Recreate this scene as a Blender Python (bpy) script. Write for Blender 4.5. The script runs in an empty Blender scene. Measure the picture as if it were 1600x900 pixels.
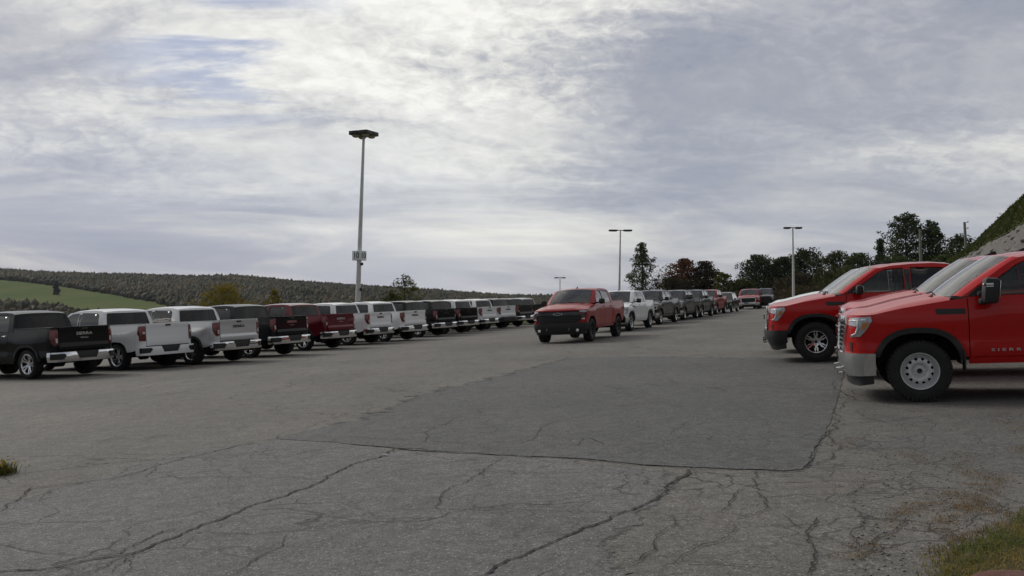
import bpy, bmesh, math, random
import numpy as np
from mathutils import Vector, Matrix, Quaternion
from mathutils.geometry import delaunay_2d_cdt

R = math.radians
rnd = random.Random(7)
nrs = np.random.RandomState(11)
SC = bpy.context.scene
COL = SC.collection

# ------------------------------------------------------------------ camera
CAMZ = 1.5
cam_d = bpy.data.cameras.new("camera")
cam = bpy.data.objects.new("camera", cam_d)
COL.objects.link(cam)
cam_d.sensor_width = 36.0
cam_d.lens = 33.75
cam_d.clip_start = 0.1
cam_d.clip_end = 9000.0
PITCH = math.atan(16.0 / 1500.0)
cam.location = (0, 0, CAMZ)
cam.rotation_euler = (R(90) + PITCH, 0, 0)
SC.camera = cam

# ------------------------------------------------------------------ light
SC.view_settings.view_transform = 'Standard'
SC.view_settings.look = 'None'
SC.view_settings.exposure = 0.0
SC.view_settings.gamma = 1.0
SC.view_settings.use_curve_mapping = False
SUN_AZ, SUN_EL = -48.0, 35.0
sun_d = bpy.data.lights.new("sun", 'SUN')
sun_d.energy = 1.5
sun_d.angle = R(24)
sun_d.color = (1.0, 0.955, 0.88)
sun = bpy.data.objects.new("sun", sun_d)
COL.objects.link(sun)
sd = Vector((math.sin(R(SUN_AZ)) * math.cos(R(SUN_EL)), math.cos(R(SUN_AZ)) * math.cos(R(SUN_EL)), math.sin(R(SUN_EL))))
sun.rotation_euler = (-sd).to_track_quat('-Z', 'Y').to_euler()

world = bpy.data.worlds.new("World")
SC.world = world
world.use_nodes = True


class NT:
    """tiny node-tree helper"""
    def __init__(s, tree):
        s.t = tree
        s.n = tree.nodes
        s.l = tree.links

    def new(s, kind, **kw):
        n = s.n.new(kind)
        for k, v in kw.items():
            setattr(n, k, v)
        return n

    def put(s, sock, v):
        if v is None:
            return
        if isinstance(v, bpy.types.NodeSocket):
            s.l.new(v, sock)
        elif isinstance(v, (tuple, list)) and len(v) == 3 and sock.type == 'RGBA':
            sock.default_value = (*v, 1)
        else:
            sock.default_value = v

    def math(s, op, a, b=None, c=None, clamp=False):
        n = s.new('ShaderNodeMath', operation=op, use_clamp=clamp)
        s.put(n.inputs[0], a)
        s.put(n.inputs[1], b)
        s.put(n.inputs[2], c)
        return n.outputs[0]

    def vmath(s, op, a, b=None, scale=None):
        n = s.new('ShaderNodeVectorMath', operation=op)
        s.put(n.inputs[0], a)
        s.put(n.inputs[1], b)
        if scale is not None:
            s.put(n.inputs['Scale'], scale)
        return n.outputs['Value'] if op in ('LENGTH', 'DISTANCE', 'DOT_PRODUCT') else n.outputs[0]

    def noise(s, vec, scale, detail=5, rough=.55, dist=0.0, lac=2.0):
        n = s.new('ShaderNodeTexNoise')
        s.put(n.inputs['Vector'], vec)
        n.inputs['Scale'].default_value = scale
        n.inputs['Detail'].default_value = detail
        n.inputs['Roughness'].default_value = rough
        n.inputs['Distortion'].default_value = dist
        n.inputs['Lacunarity'].default_value = lac
        return n.outputs['Fac']

    def ramp(s, f, stops, interp='LINEAR'):
        n = s.new('ShaderNodeValToRGB')
        n.color_ramp.interpolation = interp
        e = n.color_ramp.elements
        while len(e) < len(stops):
            e.new(.5)
        for el, (p, c) in zip(e, stops):
            el.position = p
            el.color = (c, c, c, 1) if isinstance(c, (int, float)) else (*c, 1)
        s.put(n.inputs[0], f)
        return n.outputs[0]

    def mix(s, f, a, b, mode='MIX'):
        n = s.new('ShaderNodeMix', data_type='RGBA', blend_type=mode)
        s.put(n.inputs[0], f)
        s.put(n.inputs[6], a)
        s.put(n.inputs[7], b)
        return n.outputs[2]

    def mrange(s, v, a, b, c=0., d=1., smooth=True):
        n = s.new('ShaderNodeMapRange', interpolation_type='SMOOTHSTEP' if smooth else 'LINEAR')
        s.put(n.inputs['Value'], v)
        n.inputs['From Min'].default_value = a
        n.inputs['From Max'].default_value = b
        n.inputs['To Min'].default_value = c
        n.inputs['To Max'].default_value = d
        return n.outputs[0]

    def mapping(s, vec, loc=(0, 0, 0), rot=(0, 0, 0), scale=(1, 1, 1)):
        n = s.new('ShaderNodeMapping')
        s.put(n.inputs[0], vec)
        n.inputs['Location'].default_value = loc
        n.inputs['Rotation'].default_value = rot
        n.inputs['Scale'].default_value = scale
        return n.outputs[0]


def build_sky():
    N = NT(world.node_tree)
    N.n.clear()
    out = N.new('ShaderNodeOutputWorld')
    bg = N.new('ShaderNodeBackground')
    bg.inputs['Strength'].default_value = 0.112
    N.l.new(bg.outputs[0], out.inputs[0])
    sky = N.new('ShaderNodeTexSky', sky_type='NISHITA')
    sky.sun_disc = False
    sky.sun_elevation = R(SUN_EL)
    sky.sun_rotation = R(SUN_AZ)
    sky.altitude = 200
    sky.dust_density = 1.5
    tc = N.new('ShaderNodeTexCoord')
    d = tc.outputs['Generated']
    sep = N.new('ShaderNodeSeparateXYZ')
    N.l.new(d, sep.inputs[0])
    x, y, z = sep.outputs
    zc = N.math('ADD', N.math('MAXIMUM', z, 0.0), 0.20)
    comb = N.new('ShaderNodeCombineXYZ')
    N.l.new(N.math('DIVIDE', x, zc), comb.inputs[0])
    N.l.new(N.math('DIVIDE', y, zc), comb.inputs[1])
    p = comb.outputs[0]
    # broad sheets of cloud, drawn out along one wind direction
    pb = N.mapping(p, loc=(5.3, 2.4, 0), rot=(0, 0, R(-30)), scale=(.62, .95, 1))
    warp = N.noise(pb, 1.1, 2, .5)
    pw = N.vmath('ADD', pb, N.vmath('SCALE', (1, 1, 0), None, N.math('MULTIPLY', N.math('SUBTRACT', warp, .5), 1.0)))
    big = N.noise(pw, .80, 6, .52, .15)
    mid = N.noise(N.mapping(pw, loc=(4, 2, 0), scale=(1, 1.5, 1)), 2.2, 8, .62, .3)
    # mackerel ripples
    rip = N.noise(N.mapping(p, rot=(0, 0, R(28)), scale=(1.0, 1.25, 1)), 10.0, 6, .62, .7)
    rip2 = N.noise(N.mapping(d, rot=(0, R(14), 0), scale=(1, 1, 1.9)), 42, 5, .62, .6)
    rip = N.math('ADD', N.math('MULTIPLY', rip, .45), N.math('MULTIPLY', rip2, .55))
    ripm = N.math('MULTIPLY', N.ramp(N.noise(p, .8, 2, .5), [(.38, 0.30), (.58, 1.0)]), N.mrange(z, .03, .16))
    dens = N.math('ADD', N.math('MULTIPLY', big, .64), N.math('MULTIPLY', mid, .36))
    dens = N.math('ADD', dens, N.math('MULTIPLY', N.math('MULTIPLY', N.math('SUBTRACT', rip, .5), ripm), .50))
    # thin, sun-side cloud is brighter: glow towards the hidden sun
    g1 = N.vmath('DOT_PRODUCT', d, tuple(Vector((-.13, 1, .20)).normalized()))
    glow = N.mrange(g1, .93, 1.0)
    g2 = N.vmath('DOT_PRODUCT', d, tuple(Vector((-.45, 1, .55)).normalized()))
    dens2 = N.math('ADD', dens, N.math('MULTIPLY', glow, .085))
    dens2 = N.math('ADD', dens2, N.math('MULTIPLY', N.mrange(g2, .80, 1.0), .065))
    # a darker bank of cloud low on the left
    g3 = N.vmath('DOT_PRODUCT', d, tuple(Vector((-.40, 1, .13)).normalized()))
    dens2 = N.math('SUBTRACT', dens2, N.math('MULTIPLY', N.mrange(g3, .94, 1.0), .045))
    g4 = N.vmath('DOT_PRODUCT', d, tuple(Vector((-.44, 1, .205)).normalized()))
    dens2 = N.math('SUBTRACT', dens2, N.math('MULTIPLY', N.mrange(g4, .955, .995), .075))
    # more even sheet to the right
    rightw = N.mrange(x, .0, .30)
    dens2 = N.mix(N.math('MULTIPLY', rightw, .30), dens2, (.508, .508, .508))
    cloud = N.ramp(dens2, [(.36, (2.35, 2.5, 3.05)), (.43, (3.0, 3.08, 3.45)), (.49, (4.1, 4.1, 4.25)), (.55, (5.9, 5.82, 5.5)), (.64, (8.0, 7.85, 7.3))])
    # bluish grey low over the hills, with pale streaks
    low = N.mrange(z, .02, .23, 1.0, 0.0)
    leftw = N.mrange(x, .25, -.30)
    strk = N.noise(N.mapping(d, rot=(0, R(4), 0), scale=(2.0, 2.0, 15)), 1.5, 6, .6, .8)
    lowc = N.ramp(strk, [(.36, (2.2, 2.55, 3.7)), (.50, (2.95, 3.2, 4.15)), (.60, (4.5, 4.6, 5.0)), (.70, (6.2, 6.2, 6.1))])
    cloud = N.mix(N.math('MULTIPLY', low, N.math('MULTIPLY_ADD', leftw, .44, .40)), cloud, lowc)
    # clear gap
    hole = N.noise(N.mapping(p, loc=(2.6, -1.2, 0), rot=(0, 0, R(-35)), scale=(.7, 1.8, 1)), 2.2, 6, .62, .4)
    gd = N.vmath('DISTANCE', d, tuple(Vector((-.31, 1, .285)).normalized()))
    holem = N.math('MULTIPLY', N.mrange(gd, .16, .02), N.mrange(hole, .47, .60))
    cloud = N.mix(N.math('MULTIPLY', holem, .75), cloud, (2.1, 2.6, 4.3))
    # unseen sky behind the camera dimmed to darken reflections and camera-facing sides
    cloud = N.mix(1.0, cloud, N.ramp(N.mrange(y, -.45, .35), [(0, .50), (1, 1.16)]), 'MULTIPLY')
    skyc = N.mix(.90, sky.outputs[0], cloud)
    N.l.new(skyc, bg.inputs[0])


build_sky()

# ------------------------------------------------------------------ helpers
def smooth(a, b, x):
    t = np.clip((x - a) / (b - a), 0, 1)
    return t * t * (3 - 2 * t)


def tag(o, label=None, cat=None, group=None, kind=None):
    if label: o['label'] = label
    if cat: o['category'] = cat
    if group: o['group'] = group
    if kind: o['kind'] = kind
    return o


def empty(name, loc=(0, 0, 0)):
    o = bpy.data.objects.new(name, None)
    o.location = loc
    o.empty_display_size = .3
    COL.objects.link(o)
    return o


MATS = {}


def pbr(name, col=(.5, .5, .5), rough=.5, metal=0., coat=0., spec=.5, var=0., vscale=8., bump=0., bscale=60., alpha=None):
    """simple procedural material: base colour broken up by noise, optional bump"""
    if name in MATS:
        return MATS[name]
    m = bpy.data.materials.new(name)
    m.use_nodes = True
    N = NT(m.node_tree)
    b = N.n['Principled BSDF']
    b.inputs['Roughness'].default_value = rough
    b.inputs['Metallic'].default_value = metal
    b.inputs['Coat Weight'].default_value = coat
    b.inputs['Coat Roughness'].default_value = .04
    b.inputs['Specular IOR Level'].default_value = spec
    tc = N.new('ShaderNodeTexCoord').outputs['Object']
    if var:
        f = N.noise(tc, vscale, 6, .6)
        lo = tuple(c * (1 - var) for c in col)
        hi = tuple(min(1, c * (1 + var)) for c in col)
        N.l.new(N.ramp(f, [(.3, lo), (.7, hi)]), b.inputs['Base Color'])
    else:
        b.inputs['Base Color'].default_value = (*col, 1)
    if bump:
        bn = N.new('ShaderNodeBump')
        bn.inputs['Strength'].default_value = bump
        bn.inputs['Distance'].default_value = .02
        N.l.new(N.noise(tc, bscale, 4, .6), bn.inputs['Height'])
        N.l.new(bn.outputs[0], b.inputs['Normal'])
    MATS[name] = m
    return m


def link_mesh(name, verts, faces, mat, parent=None, angle=32):
    me = bpy.data.meshes.new(name)
    if isinstance(verts, np.ndarray) and isinstance(faces, np.ndarray):
        nv, nf, k = len(verts), len(faces), faces.shape[1]
        me.vertices.add(nv)
        me.vertices.foreach_set('co', verts.astype(np.float32).ravel())
        me.loops.add(nf * k)
        me.loops.foreach_set('vertex_index', faces.astype(np.int32).ravel())
        me.polygons.add(nf)
        me.polygons.foreach_set('loop_start', np.arange(0, nf * k, k, dtype=np.int32))
        me.update(calc_edges=True)
        me.validate()
    else:
        me.from_pydata([tuple(v) for v in verts], [], [tuple(f) for f in faces])
        me.update()
    if angle:
        me.shade_smooth()
        if angle < 180:
            me.set_sharp_from_angle(angle=R(angle))
    if mat is not None:
        for mm in (mat if isinstance(mat, (list, tuple)) else [mat]):
            me.materials.append(mm)
    o = bpy.data.objects.new(name, me)
    COL.objects.link(o)
    if parent is not None:
        o.parent = parent
    return o


def resample(poly, g, closed=True):
    out = []
    n = len(poly)
    for i in range(n if closed else n - 1):
        a = np.array(poly[i], float)
        b = np.array(poly[(i + 1) % n], float)
        k = max(1, int(math.ceil(np.linalg.norm(b - a) / g)))
        for j in range(k):
            out.append(a + (b - a) * j / k)
    if not closed:
        out.append(np.array(poly[-1], float))
    return np.array(out)


def inpoly(pts, poly):
    x, y = pts[:, 0], pts[:, 1]
    c = np.zeros(len(pts), bool)
    n = len(poly)
    j = n - 1
    for i in range(n):
        xi, yi = poly[i][0], poly[i][1]
        xj, yj = poly[j][0], poly[j][1]
        if yi != yj:
            c ^= ((yi > y) != (yj > y)) & (x < (xj - xi) * (y - yi) / (yj - yi) + xi)
        j = i
    return c


def segdist(pts, poly):
    d = np.full(len(pts), 1e9)
    n = len(poly)
    for i in range(n):
        a = poly[i]
        b = poly[(i + 1) % n]
        ab = b - a
        L = max(1e-12, ab @ ab)
        t = np.clip(((pts - a) @ ab) / L, 0, 1)
        d = np.minimum(d, np.linalg.norm(pts - a - t[:, None] * ab, axis=1))
    return d


def cdt(outline, holes, g, extra=None):
    """triangulate a 2-D outline with holes on a regular grid of spacing g"""
    loops = [resample(outline, g)] + [resample(h, g) for h in holes]
    lo = loops[0].min(0)
    hi = loops[0].max(0)
    xs = np.arange(lo[0] + g * .5, hi[0], g)
    ys = np.arange(lo[1] + g * .5, hi[1], g)
    P = np.zeros((0, 2))
    if len(xs) and len(ys):
        gx, gy = np.meshgrid(xs, ys)
        P = np.stack([gx.ravel(), gy.ravel()], 1)
        keep = inpoly(P, loops[0]) & (segdist(P, loops[0]) > g * .42)
        for h in loops[1:]:
            keep &= ~inpoly(P, h) & (segdist(P, h) > g * .42)
        P = P[keep]
    if extra is not None:
        ok = inpoly(extra, loops[0]) & (segdist(extra, loops[0]) > .2)
        P = np.vstack([P, extra[ok]])
    verts = []
    edges = []
    for lp in loops:
        s = len(verts)
        verts += [tuple(v) for v in lp]
        edges += [(s + i, s + (i + 1) % len(lp)) for i in range(len(lp))]
    verts += [tuple(v) for v in P]
    v2, e2, f2, _, _, _ = delaunay_2d_cdt([Vector(v) for v in verts], edges, [], 0, 1e-5)
    V = np.array([(v.x, v.y) for v in v2])
    F = np.array([list(f) for f in f2 if len(f) == 3], int)
    c = V[F].mean(1)
    keep = inpoly(c, loops[0])
    for h in loops[1:]:
        keep &= ~inpoly(c, h)
    # drop slivers lying on the boundary
    A, B, C_ = V[F[:, 0]], V[F[:, 1]], V[F[:, 2]]
    area = np.abs((B[:, 0] - A[:, 0]) * (C_[:, 1] - A[:, 1]) - (B[:, 1] - A[:, 1]) * (C_[:, 0] - A[:, 0]))
    keep &= area > 1e-8
    return V, F[keep]


class MB:
    """collects faces for one mesh"""
    def __init__(s):
        s.v = []
        s.f = []

    def add(s, v, f):
        o = len(s.v)
        s.v += [tuple(map(float, p)) for p in v]
        s.f += [tuple(int(i) + o for i in q) for q in f]
        return s

    def mirror(s):
        n = len(s.v)
        s.v += [(x, -y, z) for x, y, z in s.v[:n]]
        s.f += [tuple(i + n for i in reversed(q)) for q in list(s.f)]
        return s

    def flipped(s):
        m = MB()
        m.v = [(x, -y, z) for x, y, z in s.v]
        m.f = [tuple(reversed(q)) for q in s.f]
        return m

    def sheet(s, outline, holes, fn, g=.08, t=.02, out=(0, 1, 0), ins=1.0):
        V, F = cdt(outline, holes, g)
        P = np.array([fn(u, v) for u, v in V], float)
        e = 2e-3
        Pu = np.array([fn(u + e, v) for u, v in V], float) - P
        Pv = np.array([fn(u, v + e) for u, v in V], float) - P
        Nn = np.cross(Pu, Pv)
        Nn /= np.maximum(1e-12, np.linalg.norm(Nn, axis=1))[:, None]
        if (Nn @ np.array(out, float)).mean() < 0:
            Nn = -Nn
        a = P[F]
        fn_ = np.cross(a[:, 1] - a[:, 0], a[:, 2] - a[:, 0])
        nm = Nn[F].mean(1)
        flip = (fn_ * nm).sum(1) < 0
        F = F.copy()
        F[flip] = F[flip][:, ::-1]
        s.add(P, F)
        if t:
            cnt = {}
            for q in F:
                for i in range(3):
                    k = (int(q[i]), int(q[(i + 1) % 3]))
                    cnt[k] = cnt.get(k, 0) + 1
            vs, fs = [], []
            for (i, j) in cnt:
                if (j, i) in cnt:
                    continue
                b = len(vs)
                vs += [P[i], P[j], P[j] - Nn[j] * t, P[i] - Nn[i] * t]
                fs.append((b + 1, b, b + 3, b + 2))
            s.add(vs, fs)
        return s

    def box(s, c, sz, r=0., rot=None):
        bm = bmesh.new()
        bmesh.ops.create_cube(bm, size=1.0)
        for v in bm.verts:
            v.co = Vector((v.co.x * sz[0], v.co.y * sz[1], v.co.z * sz[2]))
        if r:
            bmesh.ops.bevel(bm, geom=list(bm.edges), offset=r, segments=2, profile=.5, affect='EDGES')
        if rot is not None:
            bm.transform(rot.to_4x4())
        bm.transform(Matrix.Translation(Vector(c)))
        bm.verts.index_update()
        s.add([v.co[:] for v in bm.verts], [[v.index for v in f.verts] for f in bm.faces])
        bm.free()
        return s

    def tube(s, pts, rad, n=8, caps=True):
        pts = [Vector(p) for p in pts]
        if not isinstance(rad, (list, tuple)):
            rad = [rad] * len(pts)
        ring = []
        up = Vector((0, 0, 1))
        for i, p in enumerate(pts):
            t = (pts[min(i + 1, len(pts) - 1)] - pts[max(i - 1, 0)]).normalized()
            a = t.cross(up)
            if a.length < .05:
                a = t.cross(Vector((1, 0, 0)))
            a.normalize()
            b = t.cross(a)
            for k in range(n):
                w = 2 * math.pi * k / n
                ring.append(p + (a * math.cos(w) + b * math.sin(w)) * rad[i])
        fs = []
        for i in range(len(pts) - 1):
            for k in range(n):
                fs.append((i * n + k, i * n + (k + 1) % n, (i + 1) * n + (k + 1) % n, (i + 1) * n + k))
        if caps:
            fs.append(tuple(range(n - 1, -1, -1)))
            fs.append(tuple((len(pts) - 1) * n + k for k in range(n)))
        s.add(ring, fs)
        return s

    def lathe(s, prof, n=40, c=(0, 0, 0)):
        """prof: (r, y) pairs turned round the Y axis through c"""
        vs, fs = [], []
        for r, y in prof:
            for k in range(n):
                w = 2 * math.pi * k / n
                vs.append((c[0] + r * math.cos(w), c[1] + y, c[2] + r * math.sin(w)))
        for i in range(len(prof) - 1):
            for k in range(n):
                fs.append((i * n + k, (i + 1) * n + k, (i + 1) * n + (k + 1) % n, i * n + (k + 1) % n))
        s.add(vs, fs)
        return s

    def strip(s, A, B):
        n = len(A)
        s.add(list(A) + list(B), [(i, i + 1, n + i + 1, n + i) for i in range(n - 1)])
        return s

    def grid(s, rows):
        n = len(rows[0])
        vs = [p for r in rows for p in r]
        s.add(vs, [(i * n + k, i * n + k + 1, (i + 1) * n + k + 1, (i + 1) * n + k) for i in range(len(rows) - 1) for k in range(n - 1)])
        return s

    def build(s, name, mat, parent=None, angle=32, off=None):
        v = s.v
        if off is not None:
            v = [(x + off[0], y + off[1], z + off[2]) for x, y, z in v]
        return link_mesh(name, v, s.f, mat, parent, angle)


def text_mb(txt, size, thick, fn):
    """text laid in its own (u right, v up, w out) frame, mapped by fn to 3-D"""
    cu = bpy.data.curves.new('t', 'FONT')
    cu.body = txt
    cu.size = size
    cu.extrude = thick / 2
    cu.align_x = 'CENTER'
    cu.align_y = 'CENTER'
    cu.resolution_u = 3
    cu.offset = size * .012
    o = bpy.data.objects.new('t', cu)
    COL.objects.link(o)
    dg = bpy.context.evaluated_depsgraph_get()
    me = bpy.data.meshes.new_from_object(o.evaluated_get(dg))
    vs = [fn(v.co.x, v.co.y, v.co.z + thick / 2) for v in me.vertices]
    fs = [tuple(p.vertices) for p in me.polygons]
    bpy.data.objects.remove(o)
    bpy.data.curves.remove(cu)
    bpy.data.meshes.remove(me)
    return MB().add(vs, fs)

# ------------------------------------------------------------------ ground shape
LOT_O = np.array([-13.5, 27.0])
ROW = np.array([math.sin(R(22)), math.cos(R(22))])       # direction of the parked rows
ROWN = np.array([-ROW[1], ROW[0]])                       # to the left of the left-hand row


def G(X, Y):
    """height of the paved lot: falls gently to the left"""
    X = np.clip(X, -70, 60)
    Y = np.clip(Y, -40, 170)
    z = .045 * X - .006 * Y
    return z - .10 * (1 - smooth(13, 20, Y)) * smooth(0.5, 5, X)


def uoff(X, Y):
    return (X - LOT_O[0]) * ROWN[0] + (Y - LOT_O[1]) * ROWN[1]


SKYX = [-700, -400, -200, 0, 60, 200, 300, 370, 470, 560, 660, 720, 790, 840, 960, 1100, 1500, 2500]
SKYY = [424, 420, 424, 422, 425, 430, 433, 431, 438, 443, 450, 456, 461.5, 463, 463, 462, 460, 458]


def hillz(X, Y):
    Yc = np.maximum(Y, 50)
    px = 800 + 1500 * X / Yc
    ridge = (466 - np.interp(px, SKYX, SKYY)) * 1.0 + 1.5 - 6
    s = np.interp(Yc, [350, 560, 700, 900, 1150, 1500, 1700, 2600], [0, .04, .2, .42, .70, 1.0, 1.0, .8])
    n = 3.0 * np.sin(X / 170 + Yc / 260) + 2.0 * np.sin(X / 71 - Yc / 130 + 1.0)
    return -30 + (ridge + 30) * s + n * s * .6


def T(X, Y):
    X = np.asarray(X, float)
    Y = np.asarray(Y, float)
    u = uoff(X, Y)
    base = G(X, Y) - .05
    d = np.maximum(0, u - 9.5)
    base = base - .10 * np.maximum(0, d - 1.0)
    w = smooth(14, 260, u) * smooth(60, 330, Y)
    far = smooth(230, 420, Y)
    w = np.maximum(w, far * smooth(1500, 900, X - .35 * Y) )
    return base * (1 - w) + hillz(X, Y) * w


def gp(px, py, fn=None, up=0.):
    """where the ray through a photograph pixel meets the ground"""
    fn = fn or G
    dx, dz = (px - 800) / 1500, (466 - py) / 1500
    lo, hi = 2.0, 400.0
    for _ in range(60):
        t = (lo + hi) / 2
        if CAMZ + t * dz > fn(t * dx, t) + up:
            lo = t
        else:
            hi = t
    return np.array([lo * dx, lo, float(fn(lo * dx, lo)) + up])


# ------------------------------------------------------------------ ground materials
def asphalt_mat(name, dark, light, brown, crackw, speck, fine=1.0, gravel=0.):
    m = bpy.data.materials.new(name)
    m.use_nodes = True
    N = NT(m.node_tree)
    b = N.n['Principled BSDF']
    p = N.new('ShaderNodeTexCoord').outputs['Object']
    broad = N.noise(p, .16, 5, .6, .4)
    med = N.noise(N.mapping(p, rot=(0, 0, R(-22)), scale=(1.0, .32, 1)), .9, 6, .65, .5)
    grain = N.noise(p, 85, 3, .75)
    grain2 = N.noise(p, 24, 4, .75)
    grain3 = N.noise(p, 5.5, 5, .7)
    peb = N.new('ShaderNodeTexVoronoi')
    N.l.new(p, peb.inputs['Vector'])
    peb.inputs['Scale'].default_value = 50
    f = N.math('ADD', N.math('MULTIPLY', broad, .55), N.math('MULTIPLY', med, .45))
    c = N.ramp(f, [(.33, dark), (.52, tuple((a + b_) / 2 for a, b_ in zip(dark, light))), (.68, light)])
    c = N.mix(N.ramp(N.noise(p, .42, 6, .6, .8), [(.50, 0.), (.72, .40)]), c, brown)
    # stones in the worn surface
    for gq, lo_, hi_ in ((grain, .50, 1.55), (grain2, .74, 1.26), (grain3, .84, 1.16)):
        c = N.mix(1.0, c, N.ramp(gq, [(.36, lo_), (.5, 1.0), (.64, hi_)]), 'MULTIPLY')
    sep = N.new('ShaderNodeSeparateColor')
    N.l.new(peb.outputs['Color'], sep.inputs[0])
    st = N.math('MULTIPLY', N.math('GREATER_THAN', sep.outputs[0], 1 - speck), N.math('LESS_THAN', peb.outputs['Distance'], .34))
    c = N.mix(N.math('MULTIPLY', st, .8), c, (.40, .39, .37))
    dk = N.math('MULTIPLY', N.math('LESS_THAN', sep.outputs[1], .10), N.math('LESS_THAN', peb.outputs['Distance'], .4))
    c = N.mix(N.math('MULTIPLY', dk, .5), c, (.03, .03, .03))
    # tyre tracks and oil stains
    stain = N.ramp(N.noise(N.mapping(p, rot=(0, 0, R(-22)), scale=(1.3, .45, 1)), 1.15, 4, .55, 1.0), [(.60, 0.), (.76, .42)])
    c = N.mix(stain, c, (.028, .028, .029))
    # network of fine cracks
    wp = N.vmath('ADD', p, N.vmath('SCALE', N.vmath('SUBTRACT', _cn(N, p, 1.7), (.5, .5, .5)), None, .55))
    vo = N.new('ShaderNodeTexVoronoi', feature='DISTANCE_TO_EDGE')
    N.l.new(wp, vo.inputs['Vector'])
    vo.inputs['Scale'].default_value = 1.9 * fine
    vo2 = N.new('ShaderNodeTexVoronoi', feature='DISTANCE_TO_EDGE')
    N.l.new(wp, vo2.inputs['Vector'])
    vo2.inputs['Scale'].default_value = .24
    a1 = N.mrange(vo.outputs[0], .006, .026, 1, 0)
    a2 = N.mrange(vo2.outputs[0], .0012, .0042, 1, 0)
    reg = N.mrange(N.vmath('DISTANCE', N.vmath('MULTIPLY', p, (1, 1, 0)), (3.3, 8.4, 0)), 1.5, 6.0, 1, 0)
    patchy = N.ramp(N.noise(p, .55, 4, .6), [(.47, 0.), (.60, 1.)])
    m1 = N.math('MULTIPLY', a1, N.math('MAXIMUM', N.math('MULTIPLY', reg, N.math('MULTIPLY_ADD', patchy, .6, .3)), N.math('MULTIPLY', patchy, .0)))
    vo3 = N.new('ShaderNodeTexVoronoi', feature='DISTANCE_TO_EDGE')
    N.l.new(N.vmath('ADD', wp, (7.3, 2.1, 0)), vo3.inputs['Vector'])
    vo3.inputs['Scale'].default_value = .75
    a3 = N.math('MULTIPLY', N.mrange(vo3.outputs[0], .002, .010, 1, 0), N.ramp(N.noise(p, .37, 4, .6), [(.45, 0.), (.58, .75)]))
    m2 = N.math('MAXIMUM', a3, N.math('MULTIPLY', a2, N.math('MULTIPLY_ADD', patchy, .6, .2)))
    ck = N.math('MAXIMUM', m1, m2)
    c = N.mix(N.math('MULTIPLY', ck, crackw), c, (.022, .021, .02))
    if gravel:
        gm = N.mrange(N.vmath('DISTANCE', N.vmath('MULTIPLY', p, (1, .75, 0)), (7.2, 6.4, 0)), 2.2, 5.2, 1, 0)
        gn = N.noise(p, 26, 5, .75)
        gcol = N.ramp(gn, [(.3, (.035, .034, .034)), (.5, (.10, .098, .094)), (.68, (.24, .235, .225))])
        c = N.mix(N.math('MULTIPLY', gm, N.math('MULTIPLY_ADD', patchy, .45, .45)), c, gcol)
    N.l.new(c, b.inputs['Base Color'])
    b.inputs['Roughness'].default_value = .86
    b.inputs['Specular IOR Level'].default_value = .35
    bn = N.new('ShaderNodeBump')
    bn.inputs['Strength'].default_value = .55
    bn.inputs['Distance'].default_value = .012
    hsum = N.math('ADD', N.math('MULTIPLY', grain, .5), N.math('MULTIPLY', N.math('SUBTRACT', 1.0, peb.outputs['Distance']), .35))
    hsum = N.math('SUBTRACT', hsum, N.math('MULTIPLY', ck, 1.5))
    N.l.new(hsum, bn.inputs['Height'])
    N.l.new(bn.outputs[0], b.inputs['Normal'])
    if name != 'worn_asphalt':
        at = N.new('ShaderNodeAttribute')
        at.attribute_name = 'edge'
        e = N.math('ADD', at.outputs['Fac'], N.math('MULTIPLY', N.math('SUBTRACT', N.noise(p, 1.6, 7, .7), .5), 1.5))
        e = N.math('MAXIMUM', e, N.math('GREATER_THAN', at.outputs['Fac'], .995))
        mx = N.new('ShaderNodeMixShader')
        tr = N.new('ShaderNodeBsdfTransparent')
        N.l.new(N.mrange(e, .40, .60), mx.inputs[0])
        N.l.new(tr.outputs[0], mx.inputs[1])
        N.l.new(b.outputs[0], mx.inputs[2])
        N.l.new(mx.outputs[0], N.n['Material Output'].inputs[0])
    return m


def _cn(N, p, scale):
    n = N.new('ShaderNodeTexNoise')
    N.l.new(p, n.inputs['Vector'])
    n.inputs['Scale'].default_value = scale
    n.inputs['Detail'].default_value = 4
    return n.outputs['Color']


def flat(P):
    return [(p[0], p[1]) for p in P]


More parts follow.
